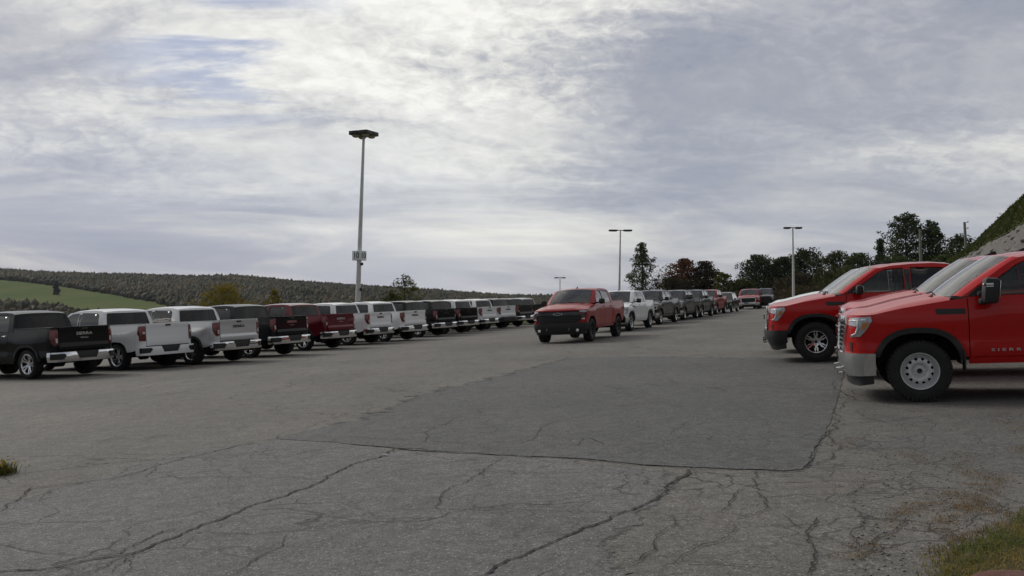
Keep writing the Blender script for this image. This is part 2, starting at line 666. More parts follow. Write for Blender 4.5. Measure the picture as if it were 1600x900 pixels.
def build_lot():
    lot_m = asphalt_mat('worn_asphalt', (.119, .114, .104), (.194, .182, .163), (.165, .146, .122), .9, .09, gravel=1.)
    patch_m = asphalt_mat('newer_asphalt', (.090, .091, .089), (.132, .132, .128), (.114, .112, .106), .5, .05)
    near_m = asphalt_mat('grey_asphalt', (.120, .120, .117), (.172, .170, .163), (.152, .148, .139), .85, .10)
    # the lot, edge follows the back of the left-hand row and the grass at the far end
    e = lambda u, t: tuple(LOT_O + ROW * t + ROWN * u)
    out = [(-45, -12), e(9.0, -34), e(8.6, -12), e(8.8, 4), e(8.3, 18), e(8.0, 30), e(5.6, 40), (0.5, 71), (7, 72), (13, 82), (18, 95), (24, 108), (40, 112), (48, 88), (46, 60), (40, 30), (36, 10), (34, -12)]
    ex, ey = np.meshgrid(np.arange(-11, 18, .6) + .013, np.arange(1, 24, .6) + .017)
    V, F = cdt(resample(out, 2.0) + nrs.randn(len(resample(out, 2.0)), 2) * .10, [], 1.5, np.column_stack([ex.ravel(), ey.ravel()]))
    P = np.column_stack([V, G(V[:, 0], V[:, 1])])
    a = P[F]
    cr = np.cross(a[:, 1] - a[:, 0], a[:, 2] - a[:, 0])
    F[cr[:, 2] < 0] = F[cr[:, 2] < 0][:, ::-1]
    o = link_mesh('parking_lot', P, F, lot_m, None, 180)
    tag(o, kind='structure')

    def overlay(name, pix, h, mat, jit=.03, g=.4, fade=1.1):
        pts = np.array([gp(*q)[:2] for q in pix])
        rs = resample(pts, .22)
        rs = rs + nrs.randn(*rs.shape) * jit
        V, F = cdt([tuple(q) for q in rs], [], g)
        P = np.column_stack([V, G(V[:, 0], V[:, 1]) + h])
        a = P[F]
        cr = np.cross(a[:, 1] - a[:, 0], a[:, 2] - a[:, 0])
        F[cr[:, 2] < 0] = F[cr[:, 2] < 0][:, ::-1]
        o = link_mesh(name, P, F, mat, None, 180)
        at = o.data.attributes.new('edge', 'FLOAT', 'POINT')
        co = np.array([v.co[:] for v in o.data.vertices])
        wd_ = .05 + fade * np.maximum(smooth(682, 650, 466 + (CAMZ - co[:, 2]) / co[:, 1] * 1500) * smooth(.30, .20, co[:, 0] / co[:, 1]), (np.maximum(smooth(-2.5, -5.0, co[:, 0]) * .6, smooth(.5, 1.2, co[:, 0]) * .45) if h < .006 else 0))
        at.data.foreach_set('value', np.where(wd_ < .09, 1.0, np.clip(segdist(co[:, :2], rs) / wd_, 0, 1)).astype(np.float32))
        tag(o, kind='structure')
        return o
    # lighter grey resurfaced strip of the foreground
    overlay('resurfaced_asphalt', [(-250, 800), (0, 776), (60, 762), (150, 742), (205, 720), (290, 700), (435, 686), (520, 690), (600, 704), (700, 708), (800, 712), (950, 722), (1085, 733), (1110, 760), (1060, 800), (1000, 850), (980, 899), (900, 1100), (-400, 1100), (-600, 900)], .004, near_m)
    overlay('asphalt_patch', [(868, 559), (960, 556), (1080, 556), (1200, 558), (1322, 562), (1316, 590), (1312, 612), (1301, 645), (1290, 678), (1272, 700), (1264, 722), (1250, 733), (1225, 736), (1150, 733), (1080, 730), (1010, 727), (930, 718), (800, 712), (700, 708), (640, 703), (585, 697), (500, 690), (435, 686), (470, 668), (540, 645), (590, 622), (660, 605), (740, 590), (800, 573)], .008, patch_m, .010)


CRACKS = [
    # (points in the photograph, widths in mm)
    ([(-60, 905), (0, 894), (70, 890), (130, 877), (200, 867), (207, 866), (250, 848), (295, 830), (320, 819), (370, 802), (430, 780), (480, 763), (505, 752), (530, 736), (565, 722), (602, 711), (615, 702), (650, 701), (670, 706)], 17),
    ([(60, 900), (130, 878), (190, 866), (215, 850), (255, 830), (300, 822)], 9),
    ([(100, 905), (170, 885), (200, 868)], 8),
    ([(0, 800), (50, 763), (125, 755), (190, 745), (240, 730), (280, 719), (320, 710), (360, 700), (400, 691), (435, 685), (438, 679)], 13),
    ([(260, 740), (280, 747), (370, 746), (425, 747), (475, 747), (505, 752)], 7),
    ([(300, 830), (350, 834), (430, 832), (475, 828), (545, 807), (620, 797), (680, 794), (750, 797), (800, 799), (925, 800), (1010, 803), (1110, 808)], 6),
    ([(680, 794), (690, 777), (710, 760), (740, 745), (775, 722), (790, 715)], 8),
    ([(360, 900), (400, 875), (440, 855), (445, 842), (457, 831)], 7),
    ([(170, 900), (208, 868), (205, 885), (185, 905)], 6),
    ([(740, 905), (800, 874), (830, 862), (865, 847), (900, 832), (945, 815), (1000, 792), (1027, 780), (1037, 762), (1060, 747), (1075, 735), (1085, 731)], 19),
    ([(1250, 905), (1267, 880), (1272, 860), (1260, 845), (1257, 832), (1272, 820), (1285, 805)], 13),
    ([(965, 888), (1000, 875), (1020, 850), (1055, 822), (1050, 805)], 7),
    ([(1000, 875), (1040, 878), (1080, 880), (1150, 883), (1240, 886)], 6),
    ([(1055, 880), (1080, 862), (1125, 845), (1145, 830), (1148, 818)], 7),
    ([(1110, 808), (1130, 797), (1145, 780), (1150, 770), (1165, 762)], 8),
    ([(1150, 810), (1180, 803), (1197, 795), (1195, 780), (1182, 770), (1175, 750), (1185, 735)], 9),
    ([(1197, 795), (1225, 807), (1250, 825), (1270, 820)], 6),
    ([(1320, 780), (1330, 770), (1345, 760), (1370, 752), (1400, 745)], 6),
    ([(1345, 805), (1350, 815), (1330, 830), (1337, 850), (1345, 858)], 9),
    ([(1425, 805), (1405, 822), (1370, 840), (1362, 858), (1330, 880)], 8),
    ([(1085, 733), (1120, 742), (1180, 748), (1250, 742), (1300, 748), (1390, 752)], 6),
    ([(815, 695), (840, 680), (850, 667), (875, 657), (915, 650)], 8),
    ([(870, 700), (900, 697), (920, 685), (940, 692), (942, 697)], 7),
    ([(1048, 680), (1052, 672), (1068, 667), (1066, 663), (1080, 660)], 6),
    ([(200, 720), (250, 719), (280, 719)], 5),
    ([(205, 705), (250, 697), (330, 694), (400, 691)], 6),
    ([(-40, 815), (0, 805), (22, 801)], 7),
    ([(245, 722), (245, 733), (228, 748)], 6),
    ([(665, 693), (668, 675), (700, 662), (730, 648)], 7),
    ([(470, 682), (520, 684), (600, 687), (670, 690), (760, 697)], 7),
    ([(438, 679), (480, 668), (545, 645), (590, 632)], 7),
    ([(440, 600), (520, 606), (640, 600), (740, 592)], 8),
    ([(300, 690), (400, 660), (560, 640)], 4),
    ([(130, 640), (260, 648), (460, 632), (530, 640)], 5),
    ([(1340, 640), (1347, 652), (1380, 660), (1440, 650), (1500, 646)], 8),
    ([(1300, 690), (1350, 705), (1420, 700), (1480, 715), (1560, 708)], 7),
    # tarry joint round the newer patch
    ([(650, 702), (700, 707), (770, 711), (850, 716), (930, 720), (1000, 727), (1075, 732), (1150, 734), (1225, 737), (1252, 735), (1264, 722), (1272, 700), (1290, 680), (1302, 646), (1313, 612), (1318, 590)], 13),
    ([(1255, 733), (1280, 722), (1300, 715), (1312, 700), (1300, 690), (1290, 680)], 12),
]


def build_cracks():
    mb = MB()
    for pts, w in CRACKS:
        P = np.array([gp(*q)[:2] for q in pts])
        # subdivide with sideways wander
        for it in range(4):
            Q = [P[0]]
            for a, b in zip(P[:-1], P[1:]):
                L = np.linalg.norm(b - a)
                if L > .05:
                    nrm = np.array([-(b - a)[1], (b - a)[0]])
                    Q.append((a + b) / 2 + nrm * (nrs.rand() - .5) * (.20 if it < 2 else .30))
                Q.append(b)
            P = np.array(Q)
        n = len(P)
        tng = np.gradient(P, axis=0)
        tng /= np.maximum(1e-9, np.linalg.norm(tng, axis=1))[:, None]
        nr = np.column_stack([-tng[:, 1], tng[:, 0]])
        wn = np.convolve(nrs.rand(n + 8), np.ones(9) / 9, 'valid')[:n]
        ww = w / 1000 * (.25 + 1.5 * (wn - .5 + .5)) * (.55 + .9 * nrs.rand(n))
        endf = np.minimum(1, np.minimum(np.arange(n), n - 1 - np.arange(n)) / 6 + .15)
        ww = ww * endf / 2
        A = P + nr * ww[:, None]
        B = P - nr * ww[:, None]
        h = .011
        A3 = np.column_stack([A, G(A[:, 0], A[:, 1]) + h])
        B3 = np.column_stack([B, G(B[:, 0], B[:, 1]) + h])
        mb.strip(A3, B3)
    o = mb.build('asphalt_cracks', pbr('crack_dirt', (.026, .025, .023), .95, var=.35, vscale=20), None, 0)
    tag(o, kind='structure')


def build_terrain():
    m = bpy.data.materials.new('meadow')
    m.use_nodes = True
    N = NT(m.node_tree)
    b = N.n['Principled BSDF']
    p = N.new('ShaderNodeTexCoord').outputs['Object']
    nearc = N.ramp(N.noise(p, 1.2, 8, .7), [(.3, (.030, .040, .014)), (.5, (.062, .072, .024)), (.7, (.13, .115, .045))])
    farc = N.ramp(N.noise(N.mapping(p, rot=(0, 0, R(20)), scale=(1, .25, 1)), .012, 6, .65), [(.35, (.060, .092, .018)), (.5, (.086, .115, .024)), (.65, (.120, .125, .036))])
    sep = N.new('ShaderNodeSeparateXYZ')
    N.l.new(p, sep.inputs[0])
    c = N.mix(N.mrange(sep.outputs[1], 120, 350), nearc, farc)
    N.l.new(c, b.inputs['Base Color'])
    b.inputs['Roughness'].default_value = 1
    b.inputs['Specular IOR Level'].default_value = .1
    bn = N.new('ShaderNodeBump')
    bn.inputs['Strength'].default_value = .6
    bn.inputs['Distance'].default_value = .2
    N.l.new(N.noise(p, 2.5, 6, .7), bn.inputs['Height'])
    N.l.new(bn.outputs[0], b.inputs['Normal'])
    t = np.linspace(-1, 1, 241)
    xs = np.sign(t) * (np.abs(t) * 60 + np.abs(t) ** 3.2 * 3600)
    t = np.linspace(0, 1, 300)
    ys = -60 + t * 260 + t ** 3 * 3600
    X, Y = np.meshgrid(xs, ys)
    Z = T(X, Y)
    P = np.column_stack([X.ravel(), Y.ravel(), Z.ravel()])
    nx, ny = len(xs), len(ys)
    i = np.arange(ny - 1)[:, None] * nx + np.arange(nx - 1)[None]
    F = np.stack([i, i + 1, i + nx + 1, i + nx], -1).reshape(-1, 4)
    o = link_mesh('ground', P, F, m, None, 180)
    tag(o, kind='structure')


build_terrain()
build_lot()
build_cracks()
# ------------------------------------------------------------------ vehicles
def paint(name, col, metal=.0, rough=.28, coat=.62):
    if name in MATS:
        return MATS[name]
    m = bpy.data.materials.new(name)
    m.use_nodes = True
    N = NT(m.node_tree)
    b = N.n['Principled BSDF']
    p = N.new('ShaderNodeTexCoord').outputs['Object']
    # film of road dust, heavier low down
    dust = N.noise(p, 3.0, 6, .65)
    sep = N.new('ShaderNodeSeparateXYZ')
    N.l.new(p, sep.inputs[0])
    lowz = N.mrange(sep.outputs[2], 1.0, .35)
    f = N.math('MULTIPLY', N.mrange(dust, .42, .75), N.math('MULTIPLY_ADD', lowz, .05, .004))
    N.l.new(N.mix(f, col, (.20, .185, .165)), b.inputs['Base Color'])
    N.l.new(N.math('MULTIPLY_ADD', f, 1.2, rough), b.inputs['Roughness'])
    b.inputs['Metallic'].default_value = metal
    b.inputs['Specular IOR Level'].default_value = .15
    b.inputs['Coat Weight'].default_value = coat
    b.inputs['Coat Roughness'].default_value = .045
    bn = N.new('ShaderNodeBump')
    bn.inputs['Strength'].default_value = .05
    bn.inputs['Distance'].default_value = .01
    N.l.new(N.noise(p, 7, 2, .5), bn.inputs['Height'])
    N.l.new(bn.outputs[0], b.inputs['Coat Normal'])
    MATS[name] = m
    return m


def glass(name, tint, fmul=1.0):
    if name in MATS:
        return MATS[name]
    m = bpy.data.materials.new(name)
    m.use_nodes = True
    N = NT(m.node_tree)
    N.n.clear()
    out = N.new('ShaderNodeOutputMaterial')
    tr = N.new('ShaderNodeBsdfTransparent')
    tr.inputs[0].default_value = (*tint, 1)
    gl = N.new('ShaderNodeBsdfGlossy')
    gl.inputs['Roughness'].default_value = .015
    gl.inputs[0].default_value = (1, 1, 1, 1)
    fr = N.new('ShaderNodeFresnel')
    fr.inputs[0].default_value = 1.52
    mx = N.new('ShaderNodeMixShader')
    N.l.new(N.math('MULTIPLY', fr.outputs[0], 1.35 * fmul, clamp=True), mx.inputs[0])
    N.l.new(tr.outputs[0], mx.inputs[1])
    N.l.new(gl.outputs[0], mx.inputs[2])
    N.l.new(mx.outputs[0], out.inputs[0])
    MATS[name] = m
    return m


M_RED = paint('bright_red_paint', (.47, .004, .004), 0, .3)
M_CRED = paint('crimson_paint', (.30, .003, .005), 0, .3, .35)
M_MAROON = paint('dark_cherry_paint', (.13, .006, .014), .3, .3)
M_WHITE = paint('white_paint', (.84, .85, .86), 0, .3)
M_SILVER = paint('silver_paint', (.62, .63, .64), .5, .32)
M_BLACK = paint('black_paint', (.003, .003, .0033), 0, .25, .34)
M_EBONY = paint('ebony_paint', (.005, .006, .009), 0, .28, .34)
M_GREY = paint('dark_grey_paint', (.012, .013, .015), 0, .3, .42)
M_BROWN = paint('black_cherry_paint', (.012, .006, .005), 0, .26, .42)
M_GREEN = paint('dark_green_paint', (.007, .010, .009), 0, .3, .42)
M_LGREY = paint('light_grey_paint', (.28, .30, .32), .4, .3)
CHROME = pbr('chrome', (.78, .79, .80), .10, 1.0)
STEEL = pbr('painted_steel', (.62, .63, .64), .34, .35, var=.06, vscale=9)
ALLOY = pbr('bright_alloy', (.72, .73, .74), .20, .85)
PALEM = pbr('pale_lettering', (.55, .55, .55), .4, .0)
DALLOY = pbr('dark_alloy', (.030, .031, .033), .35, .3)
TRIM = pbr('black_plastic', (.017, .017, .018), .55, 0, var=.25, vscale=14)
GLOSSB = pbr('gloss_black', (.008, .008, .009), .14, 0, .6)
DARK = pbr('underbody_black', (.008, .008, .008), .85, var=.3)
RUBBER = pbr('tyre_rubber', (.017, .017, .017), .82, 0, var=.3, vscale=12, bump=.35, bscale=45)
CLOTH = pbr('seat_cloth', (.030, .030, .033), .8, var=.2)
LAMP = pbr('lamp_housing', (.42, .44, .46), .12, .6, .8)
LEDW = pbr('lamp_white', (.86, .88, .88), .12, 0, 1.)
AMBER = pbr('amber_lens', (.55, .19, .03), .2, 0, .8)
REDLENS = pbr('red_lens', (.12, .006, .006), .12, 0, 1., var=.2, vscale=20)
REDLENS2 = pbr('red_lens_bright', (.22, .012, .012), .12, 0, 1.)
CLEARL = pbr('clear_lens', (.62, .60, .57), .15, 0, 1.)
GL_W = glass('windscreen_glass', (.60, .66, .62))
GL_F = glass('front_door_glass', (.50, .56, .53))
GL_R = glass('privacy_glass', (.10, .11, .11))
GL_B = glass('rear_glass', (.02, .022, .022), .55)

WB = 3.745
OFFX = WB / 2


def pl(xs, ys, x):
    """smooth piecewise curve"""
    return float((np.interp(x - .02, xs, ys) + 2 * np.interp(x, xs, ys) + np.interp(x + .02, xs, ys)) / 4)


def prof(z):
    return pl([.36, .48, .60, .72, .95, 1.10, 1.20, 1.31, 1.42], [-.07, -.034, -.004, -.020, .0, .006, -.012, -.045, -.08], z)


def side_y(x, z):
    y = .985 + prof(z)
    for xw in (0, -WB):
        b = .035 * math.exp(-(abs(x - xw) / .74) ** 4)
        y += b * (1 - float(smooth(.98, 1.24, z)))
    return y


def ztop(x):
    return pl([-.75, -.60, -.3, .2, .56, .9], [1.31, 1.295, 1.255, 1.185, 1.115, 1.09], x)


def cab_y(z):
    t = (z - 1.31) / .54
    return .942 - .060 * t - .115 * t * t


FP = np.array([(.985, 0), (.982, .25), (.966, .50), (.93, .70), (.870, .85), (.79, .945), (.70, .99), (.56, 1.012)])


def _spline(P, n=12):
    P = np.vstack([2 * P[0] - P[1], P, 2 * P[-1] - P[-2]])
    out = []
    for i in range(1, len(P) - 2):
        for k in range(n):
            t = k / n
            out.append(.5 * ((2 * P[i]) + (-P[i - 1] + P[i + 1]) * t + (2 * P[i - 1] - 5 * P[i] + 4 * P[i + 1] - P[i + 2]) * t * t + (-P[i - 1] + 3 * P[i] - 3 * P[i + 1] + P[i + 2]) * t ** 3))
    out.append(P[-2])
    return np.array(out)


FC = _spline(FP)
FS = np.concatenate([[0], np.cumsum(np.linalg.norm(np.diff(FC, axis=0), axis=1))])
SMAX = FS[-1]


def fpt(s, z, off=0.):
    a = min(abs(s), SMAX)
    x = np.interp(a, FS, FC[:, 0])
    y = np.interp(a, FS, FC[:, 1])
    x2 = np.interp(min(a + .01, SMAX), FS, FC[:, 0]) - np.interp(max(a - .01, 0), FS, FC[:, 0])
    y2 = np.interp(min(a + .01, SMAX), FS, FC[:, 1]) - np.interp(max(a - .01, 0), FS, FC[:, 1])
    if a < .01:
        x2, y2 = 0., 1.
    L = math.hypot(x2, y2)
    nx, ny = y2 / L, -x2 / L
    w = float(smooth(.75, SMAX, a))
    rake = pl([.2, .3, .5, .65, .8, 1.0, 1.1, 1.2], [.10, .05, .01, 0, .008, .028, .05, .09], z)
    x -= rake * (1 - w)
    y += (side_y(.56, z) - 1.012) * w - .02 * (1 - w) * float(smooth(.9, 1.15, z)) * (a / SMAX)
    x += nx * off
    y += ny * off
    return (x, y if s >= 0 else -y, z)


RP = np.array([(-4.66, .982), (-4.76, .975), (-4.84, .945), (-4.885, .895), (-4.90, .84), (-4.905, .795)])
RC = _spline(RP)
RS = np.concatenate([[0], np.cumsum(np.linalg.norm(np.diff(RC, axis=0), axis=1))])


def rpt(s, z, off=0.):
    x = np.interp(s, RS, RC[:, 0])
    y = np.interp(s, RS, RC[:, 1])
    a, b = min(s + .01, RS[-1]), max(s - .01, 0)
    dx = np.interp(a, RS, RC[:, 0]) - np.interp(b, RS, RC[:, 0])
    dy = np.interp(a, RS, RC[:, 1]) - np.interp(b, RS, RC[:, 1])
    L = math.hypot(dx, dy)
    w = 1 - float(smooth(.1, RS[-1], s))
    y += (prof(z) + .003) * w + off * (-dx / L)
    x += off * (dy / L)
    x += .022 * float(smooth(1.25, 1.385, z)) * (1 - w)
    return (x, y, z)


BP = np.array([(-5.055, 0), (-5.052, .3), (-5.04, .62), (-5.005, .85), (-4.94, .955), (-4.85, 1.0), (-4.70, 1.005)])
BC = _spline(BP)
BS = np.concatenate([[0], np.cumsum(np.linalg.norm(np.diff(BC, axis=0), axis=1))])


def bpt(s, z, off=0.):
    a = min(abs(s), BS[-1])
    x = np.interp(a, BS, BC[:, 0])
    y = np.interp(a, BS, BC[:, 1])
    bulge = .02 * math.sin(max(0, min(1, (z - .44) / .27)) * math.pi)
    k = (1.0 - float(smooth(.8, 1.2, a)))
    x -= (bulge + off) * k
    y += (bulge + off) * (1 - k)
    return (x, y if s >= 0 else -y, z)


def sell(xw, zc, rx, rz, n=26, e=2.5):
    P = []
    for i in range(n + 1):
        t = math.pi * i / n
        c, s_ = math.cos(t), math.sin(t)
        P.append((xw + rx * math.copysign(abs(c) ** (2 / e), c), zc + rz * abs(s_) ** (2 / e)))
    return P


def arch_front_to_back(xw, zc, rx, rz, zs_f, zs_b):
    """points of the opening running from its front foot over the top to its rear foot"""
    P = sell(xw, zc, rx, rz)
    mid = [p for i, p in enumerate(P) if (p[0] > xw and p[1] > zs_f + .012) or (p[0] <= xw and p[1] > zs_b + .012)]
    return [(xw + rx, zs_f)] + mid + [(xw - rx, zs_b)]


def wheel(parent, x, side, r, style, rimr=.262, rimmat=None, fine=True):
    """side +1 = left"""
    wname = empty('wheel')
    wname.parent = parent
    wname.location = (x + OFFX, side * .86, r)
    n = 72 if fine else 36
    ty = MB()
    w = .135
    pr = [(rimr - .004, w - .035), (rimr + .012, w - .004), (rimr + .045, w + .004), (rimr + .4 * (r - rimr), w + .010), (r - .035, w - .004), (r - .012, w - .026), (r - .002, w - .055), (r, w - .075), (r - .012, w - .082), (r - .012, w - .092), (r, w - .098), (r + .001, 0)]
    pr = pr + [(a, -b) for a, b in reversed(pr[:-1])]
    ty.lathe([(a, -b) for a, b in reversed(pr)], n)
    # shoulder lugs
    if fine:
        for k in range(44):
            a = 2 * math.pi * k / 44
            for sy in (-1, 1):
                rr = r - .0185
                c = (rr * math.cos(a), sy * (w - .03), rr * math.sin(a))
                rot = Matrix.Rotation(-a, 3, 'Y')
                ty.box(c, (.028, .05, .030), 0, rot)
    t = ty if side > 0 else ty.flipped()
    t.build('tyre', RUBBER, wname, 28)
    rm = MB()
    if style == 'steel':
        rm.lathe([(.036, .062), (.040, .050), (.05, .046), (.085, .046), (.100, .066), (.118, .082), (.132, .084)], 40)

        def fn(u, v):
            q = math.hypot(u, v)
            return (u, float(np.interp(q, [.12, .15, .190, .206, .222, .24], [.084, .086, .078, .050, .036, .040])), v)
        holes = []
        for k in range(12):
            a = 2 * math.pi * (k + .5) / 12
            hp = []
            for j in range(12):
                b = 2 * math.pi * j / 12
                rad, tn = .178 + .024 * math.cos(b), .025 * math.sin(b) * (1 + .25 * math.cos(b))
                hp.append((rad * math.cos(a) - tn * math.sin(a), rad * math.sin(a) + tn * math.cos(a)))
            holes.append(hp)
        ring = [(.232 * math.cos(2 * math.pi * k / 48), .232 * math.sin(2 * math.pi * k / 48)) for k in range(48)]
        hub = [(.131 * math.cos(2 * math.pi * k / 30), .131 * math.sin(2 * math.pi * k / 30)) for k in range(30)]
        rm.sheet(ring, holes + [hub], fn, .02, .010)
        rm.lathe([(.226, .038), (.238, .062), (.244, .100), (.254, .120), (.268, .124), (.272, .112)], 56)
        for k in range(8):
            a = 2 * math.pi * k / 8
            rm.tube([(.068 * math.cos(a), .045, .068 * math.sin(a)), (.068 * math.cos(a), .064, .068 * math.sin(a))], .009, 6)
        hc = MB().lathe([(0, .056), (.030, .056), (.036, .040)], 20)
        (hc if side > 0 else hc.flipped()).build('hub', TRIM, wname, 40)
        rm.v = [(x * .94, y, z * .94) for x, y, z in rm.v]
        mat = STEEL
    else:
        nsp = {'six': 6, 'five': 5, 'twin': 6}.get(style, 6)
        R0 = rimr - .022

        def fn(u, v):
            q = math.hypot(u, v)
            return (u, pl([0, .05, .09, .2, .24], [.050, .055, .062, .092, .100], q), v)
        ring = [(R0 * math.cos(2 * math.pi * k / 60), R0 * math.sin(2 * math.pi * k / 60)) for k in range(60)]
        holes = []
        st = 2 * math.pi / nsp
        for k in range(nsp):
            a = st * k

            def P(rr, dd):
                return (rr * math.cos(a + dd), rr * math.sin(a + dd))
            h = st / 2
            gin, gout = (h * .62, h * .74) if rimmat == 'split' else (h * .36, h * .52)
            holes.append([P(.092, -gin), P(.088, 0), P(.092, gin), P(.15, h * .46), P(R0 - .022, gout), P(R0 - .012, gout * .5), P(R0 - .010, 0), P(R0 - .012, -gout * .5), P(R0 - .022, -gout), P(.15, -h * .46)])
            a = st * (k + .5)
            holes.append([P(.125, -.04), P(.115, 0), P(.125, .04), P(R0 - .020, h * .17), P(R0 - .014, 0), P(R0 - .020, -h * .17)])
        if rimmat == 'split':
            fc = MB().sheet(ring, holes, fn, .022, .006)
            fc.v = [(x * .985, y + .004, z * .985) for x, y, z in fc.v]
            (fc if side > 0 else fc.flipped()).build('spokes', ALLOY, wname, 30)
            rimmat = DALLOY
        rm.sheet(ring, holes, fn, .022, .022)
        rm.lathe([(0, .075), (.03, .073), (.036, .058)], 20)
        rm.lathe([(R0 - .004, .098), (R0 + .006, .112), (rimr - .008, .124), (rimr + .004, .122), (rimr + .008, .112)], 56)
        for k in range(6):
            a = 2 * math.pi * (k + .5) / 6
            rm.tube([(.062 * math.cos(a), .045, .062 * math.sin(a)), (.062 * math.cos(a), .067, .062 * math.sin(a))], .009, 6)
        mat = rimmat or ALLOY
    m2 = rm if side > 0 else rm.flipped()
    rim_o = m2.build('rim', mat, wname, 30)
    bk = MB().lathe([(0, .02), (.15, .02), (.16, .0), (rimr - .02, .0), (rimr - .015, .11), (rimr - .004, .112)], 36)
    (bk if side > 0 else bk.flipped()).build('brake_disc', DARK if style != 'dark' else DARK, wname, 30)
    return wname


def build_truck(o):
    """o: options of one kind of pickup"""
    style = o.get('style', 'gmc')
    lift = o.get('lift', 0.)
    r = o.get('r', .405)
    pm = o['paint']
    ce = o.get('cab_end', -3.10)          # x of the back of the cab
    zb0, zb1 = o.get('bumper', (.34, .62))
    root = empty('pickup_truck')
    off = (OFFX, 0, lift)
    zc = r - lift
    az = .865 - zc if not o.get('hd') else .848 - zc
    B = lambda mb, name, mat, par=root, ang=32: mb.build(name, mat, par, ang, off)
    rx = .53
    SILL = .50
    dd = ce + 3.10

    def cx(x):
        return x if x > -1.9 else x + dd * min(1, (-1.9 - x) / 1.0)
    sf = lambda u, v: (u, side_y(u, v), v)
    g = .085
    # fenders
    arch = arch_front_to_back(0, zc, rx, az, zb1 - .02, SILL)
    top = [(x, ztop(x)) for x in np.linspace(-.63, .56, 10)]
    fen = top + [(.56, zb1 - .02)] + arch + [(-.63, SILL)]
    for s in (1, -1):
        mb = MB().sheet(fen, [], sf, g, .03)
        f = B(mb if s > 0 else mb.flipped(), 'fender', pm)
        if style == 'gmc':
            v = MB().sheet([(-.60, 1.155), (-.22, 1.165), (-.24, 1.090), (-.60, 1.085)], [], lambda u, w: (u, side_y(u, w) + .006, w), .05, .02)
            v2 = v if s > 0 else v.flipped()
            B(v2, 'fender_vent', TRIM, f)
    # flares
    for s in (1, -1):
        for xw in (0, -WB):
            lo_f = zb1 - .06 if xw == 0 else SILL - .02
            a = arch_front_to_back(xw, zc, rx - .004, az - .004, lo_f, SILL - .04)
            b = arch_front_to_back(xw, zc, rx + .065, az + .068, lo_f, SILL - .04)
            mb = MB()
            if o.get('flare', True):
                mb.sheet(a + b[::-1], [], lambda u, w: (u, side_y(u, w) + .024, w), .05, .045)
                B(mb if s > 0 else mb.flipped(), 'wheel_arch_trim', TRIM, root, 40)
            # inner liner
            m3 = MB()
            pa = arch_front_to_back(xw, zc, rx + .004, az + .004, .40, .40)
            m3.strip([(x, .97, z) for x, z in pa], [(x, .55, z) for x, z in pa])
            B(m3 if s > 0 else m3.flipped(), 'wheel_well', DARK)
    # doors
    for s in (1, -1):
        d1 = [(-.642, SILL), (-.642, ztop(-.642)), (-.72, 1.31), (-1.83, 1.31), (-1.83, SILL)]
        d = B((lambda m: m if s > 0 else m.flipped())(MB().sheet(d1, [], sf, g, .03)), 'front_door', pm)
        xe = cx(-2.90)
        xk = -3.745 + rx + .07
        d2 = [(-1.845, SILL), (-1.845, 1.31), (xe, 1.31), (xe, .62), (max(xe, xe), SILL)]
        e = B((lambda m: m if s > 0 else m.flipped())(MB().sheet(d2, [], sf, g, .03)), 'rear_door', pm)
        hm = CHROME if o.get('chrome_handles') else pm
        for par, hx in ((d, -1.68), (e, xe + .17)):
            h = MB().box((hx, side_y(hx, 1.19) + .020, 1.19), (.19, .022, .032), .009)
            h.box((hx, side_y(hx, 1.19) + .003, 1.18), (.10, .012, .05), .004)
            B(h if s > 0 else h.flipped(), 'handle', hm, par, 50)
        # side windows
        cf = lambda u, w: (u, cab_y(w) - .012, w)
        w1 = [(-.80, 1.322), (-1.76, 1.322), (-1.76, 1.785), (-1.42, 1.765), (-1.28, 1.70), (-1.00, 1.50)]
        w2 = [(-1.93, 1.322), (cx(-2.82), 1.322), (cx(-2.84), 1.42), (cx(-2.78), 1.70), (cx(-2.70), 1.755), (-1.93, 1.788)]
        for par, wp, gm in ((d, w1, GL_F), (e, w2, GL_R)):
            q = MB().sheet(wp, [], cf, .12, 0)
            B(q if s > 0 else q.flipped(), 'window', gm, par, 180)
    # upper side of the cab (window frames and pillars)
    A = [(-.57, 1.315), (-.66, 1.375), (-.85, 1.515), (-1.05, 1.655), (-1.20, 1.755), (-1.32, 1.812)]
    E = [(-1.32, 1.812), (-1.55, 1.850), (cx(-2.0), 1.872), (cx(-2.5), 1.866), (cx(-2.85), 1.835), (cx(-2.985), 1.79)]
    Cp = [(ce + .06, 1.60), (ce, 1.315)]
    outl = A[:-1] + E + Cp
    ch = lambda u, w: (u, cab_y(w), w)
    w1g = [(-.775, 1.318), (-1.775, 1.318), (-1.775, 1.802), (-1.42, 1.785), (-1.26, 1.71), (-.97, 1.505)]
    w2g = [(-1.915, 1.318), (cx(-2.835), 1.318), (cx(-2.858), 1.42), (cx(-2.795), 1.71), (cx(-2.705), 1.775), (-1.915, 1.806)]
    mbc = MB().sheet(outl, [w1g, w2g], ch, .10, .035)
    # lower corner between rear door and bed
    mbc.sheet([(cx(-2.915), SILL), (cx(-2.915), 1.31), (ce, 1.31), (ce, SILL)], [], sf, g, .03)
    mbc.sheet([(-.63, .405), (-.63, .492), (ce, .492), (ce, .405)], [], sf, .2, .03)
    mbc.strip([(-.60, cab_y(1.315) , 1.315), (ce, cab_y(1.315), 1.315)], [(-.60, side_y(-1, 1.31) - .01, 1.306), (ce, side_y(-1, 1.31) - .01, 1.306)])
    mbc.mirror()
    # windscreen
    def ws(u, v):
        xb, xt = -.27 - .20 * u * u, -1.06 - .17 * u * u
        t = v
        return (xb + (xt - xb) * t + .02 * math.sin(math.pi * t), u * (.80 + (.675 - .80) * t), 1.325 + (1.862 - .035 * u * u - 1.325) * (t * (1.10 - .10 * t)))
    nA = 9
    ts = np.linspace(0, 1, nA)
    Aa = np.array(A)
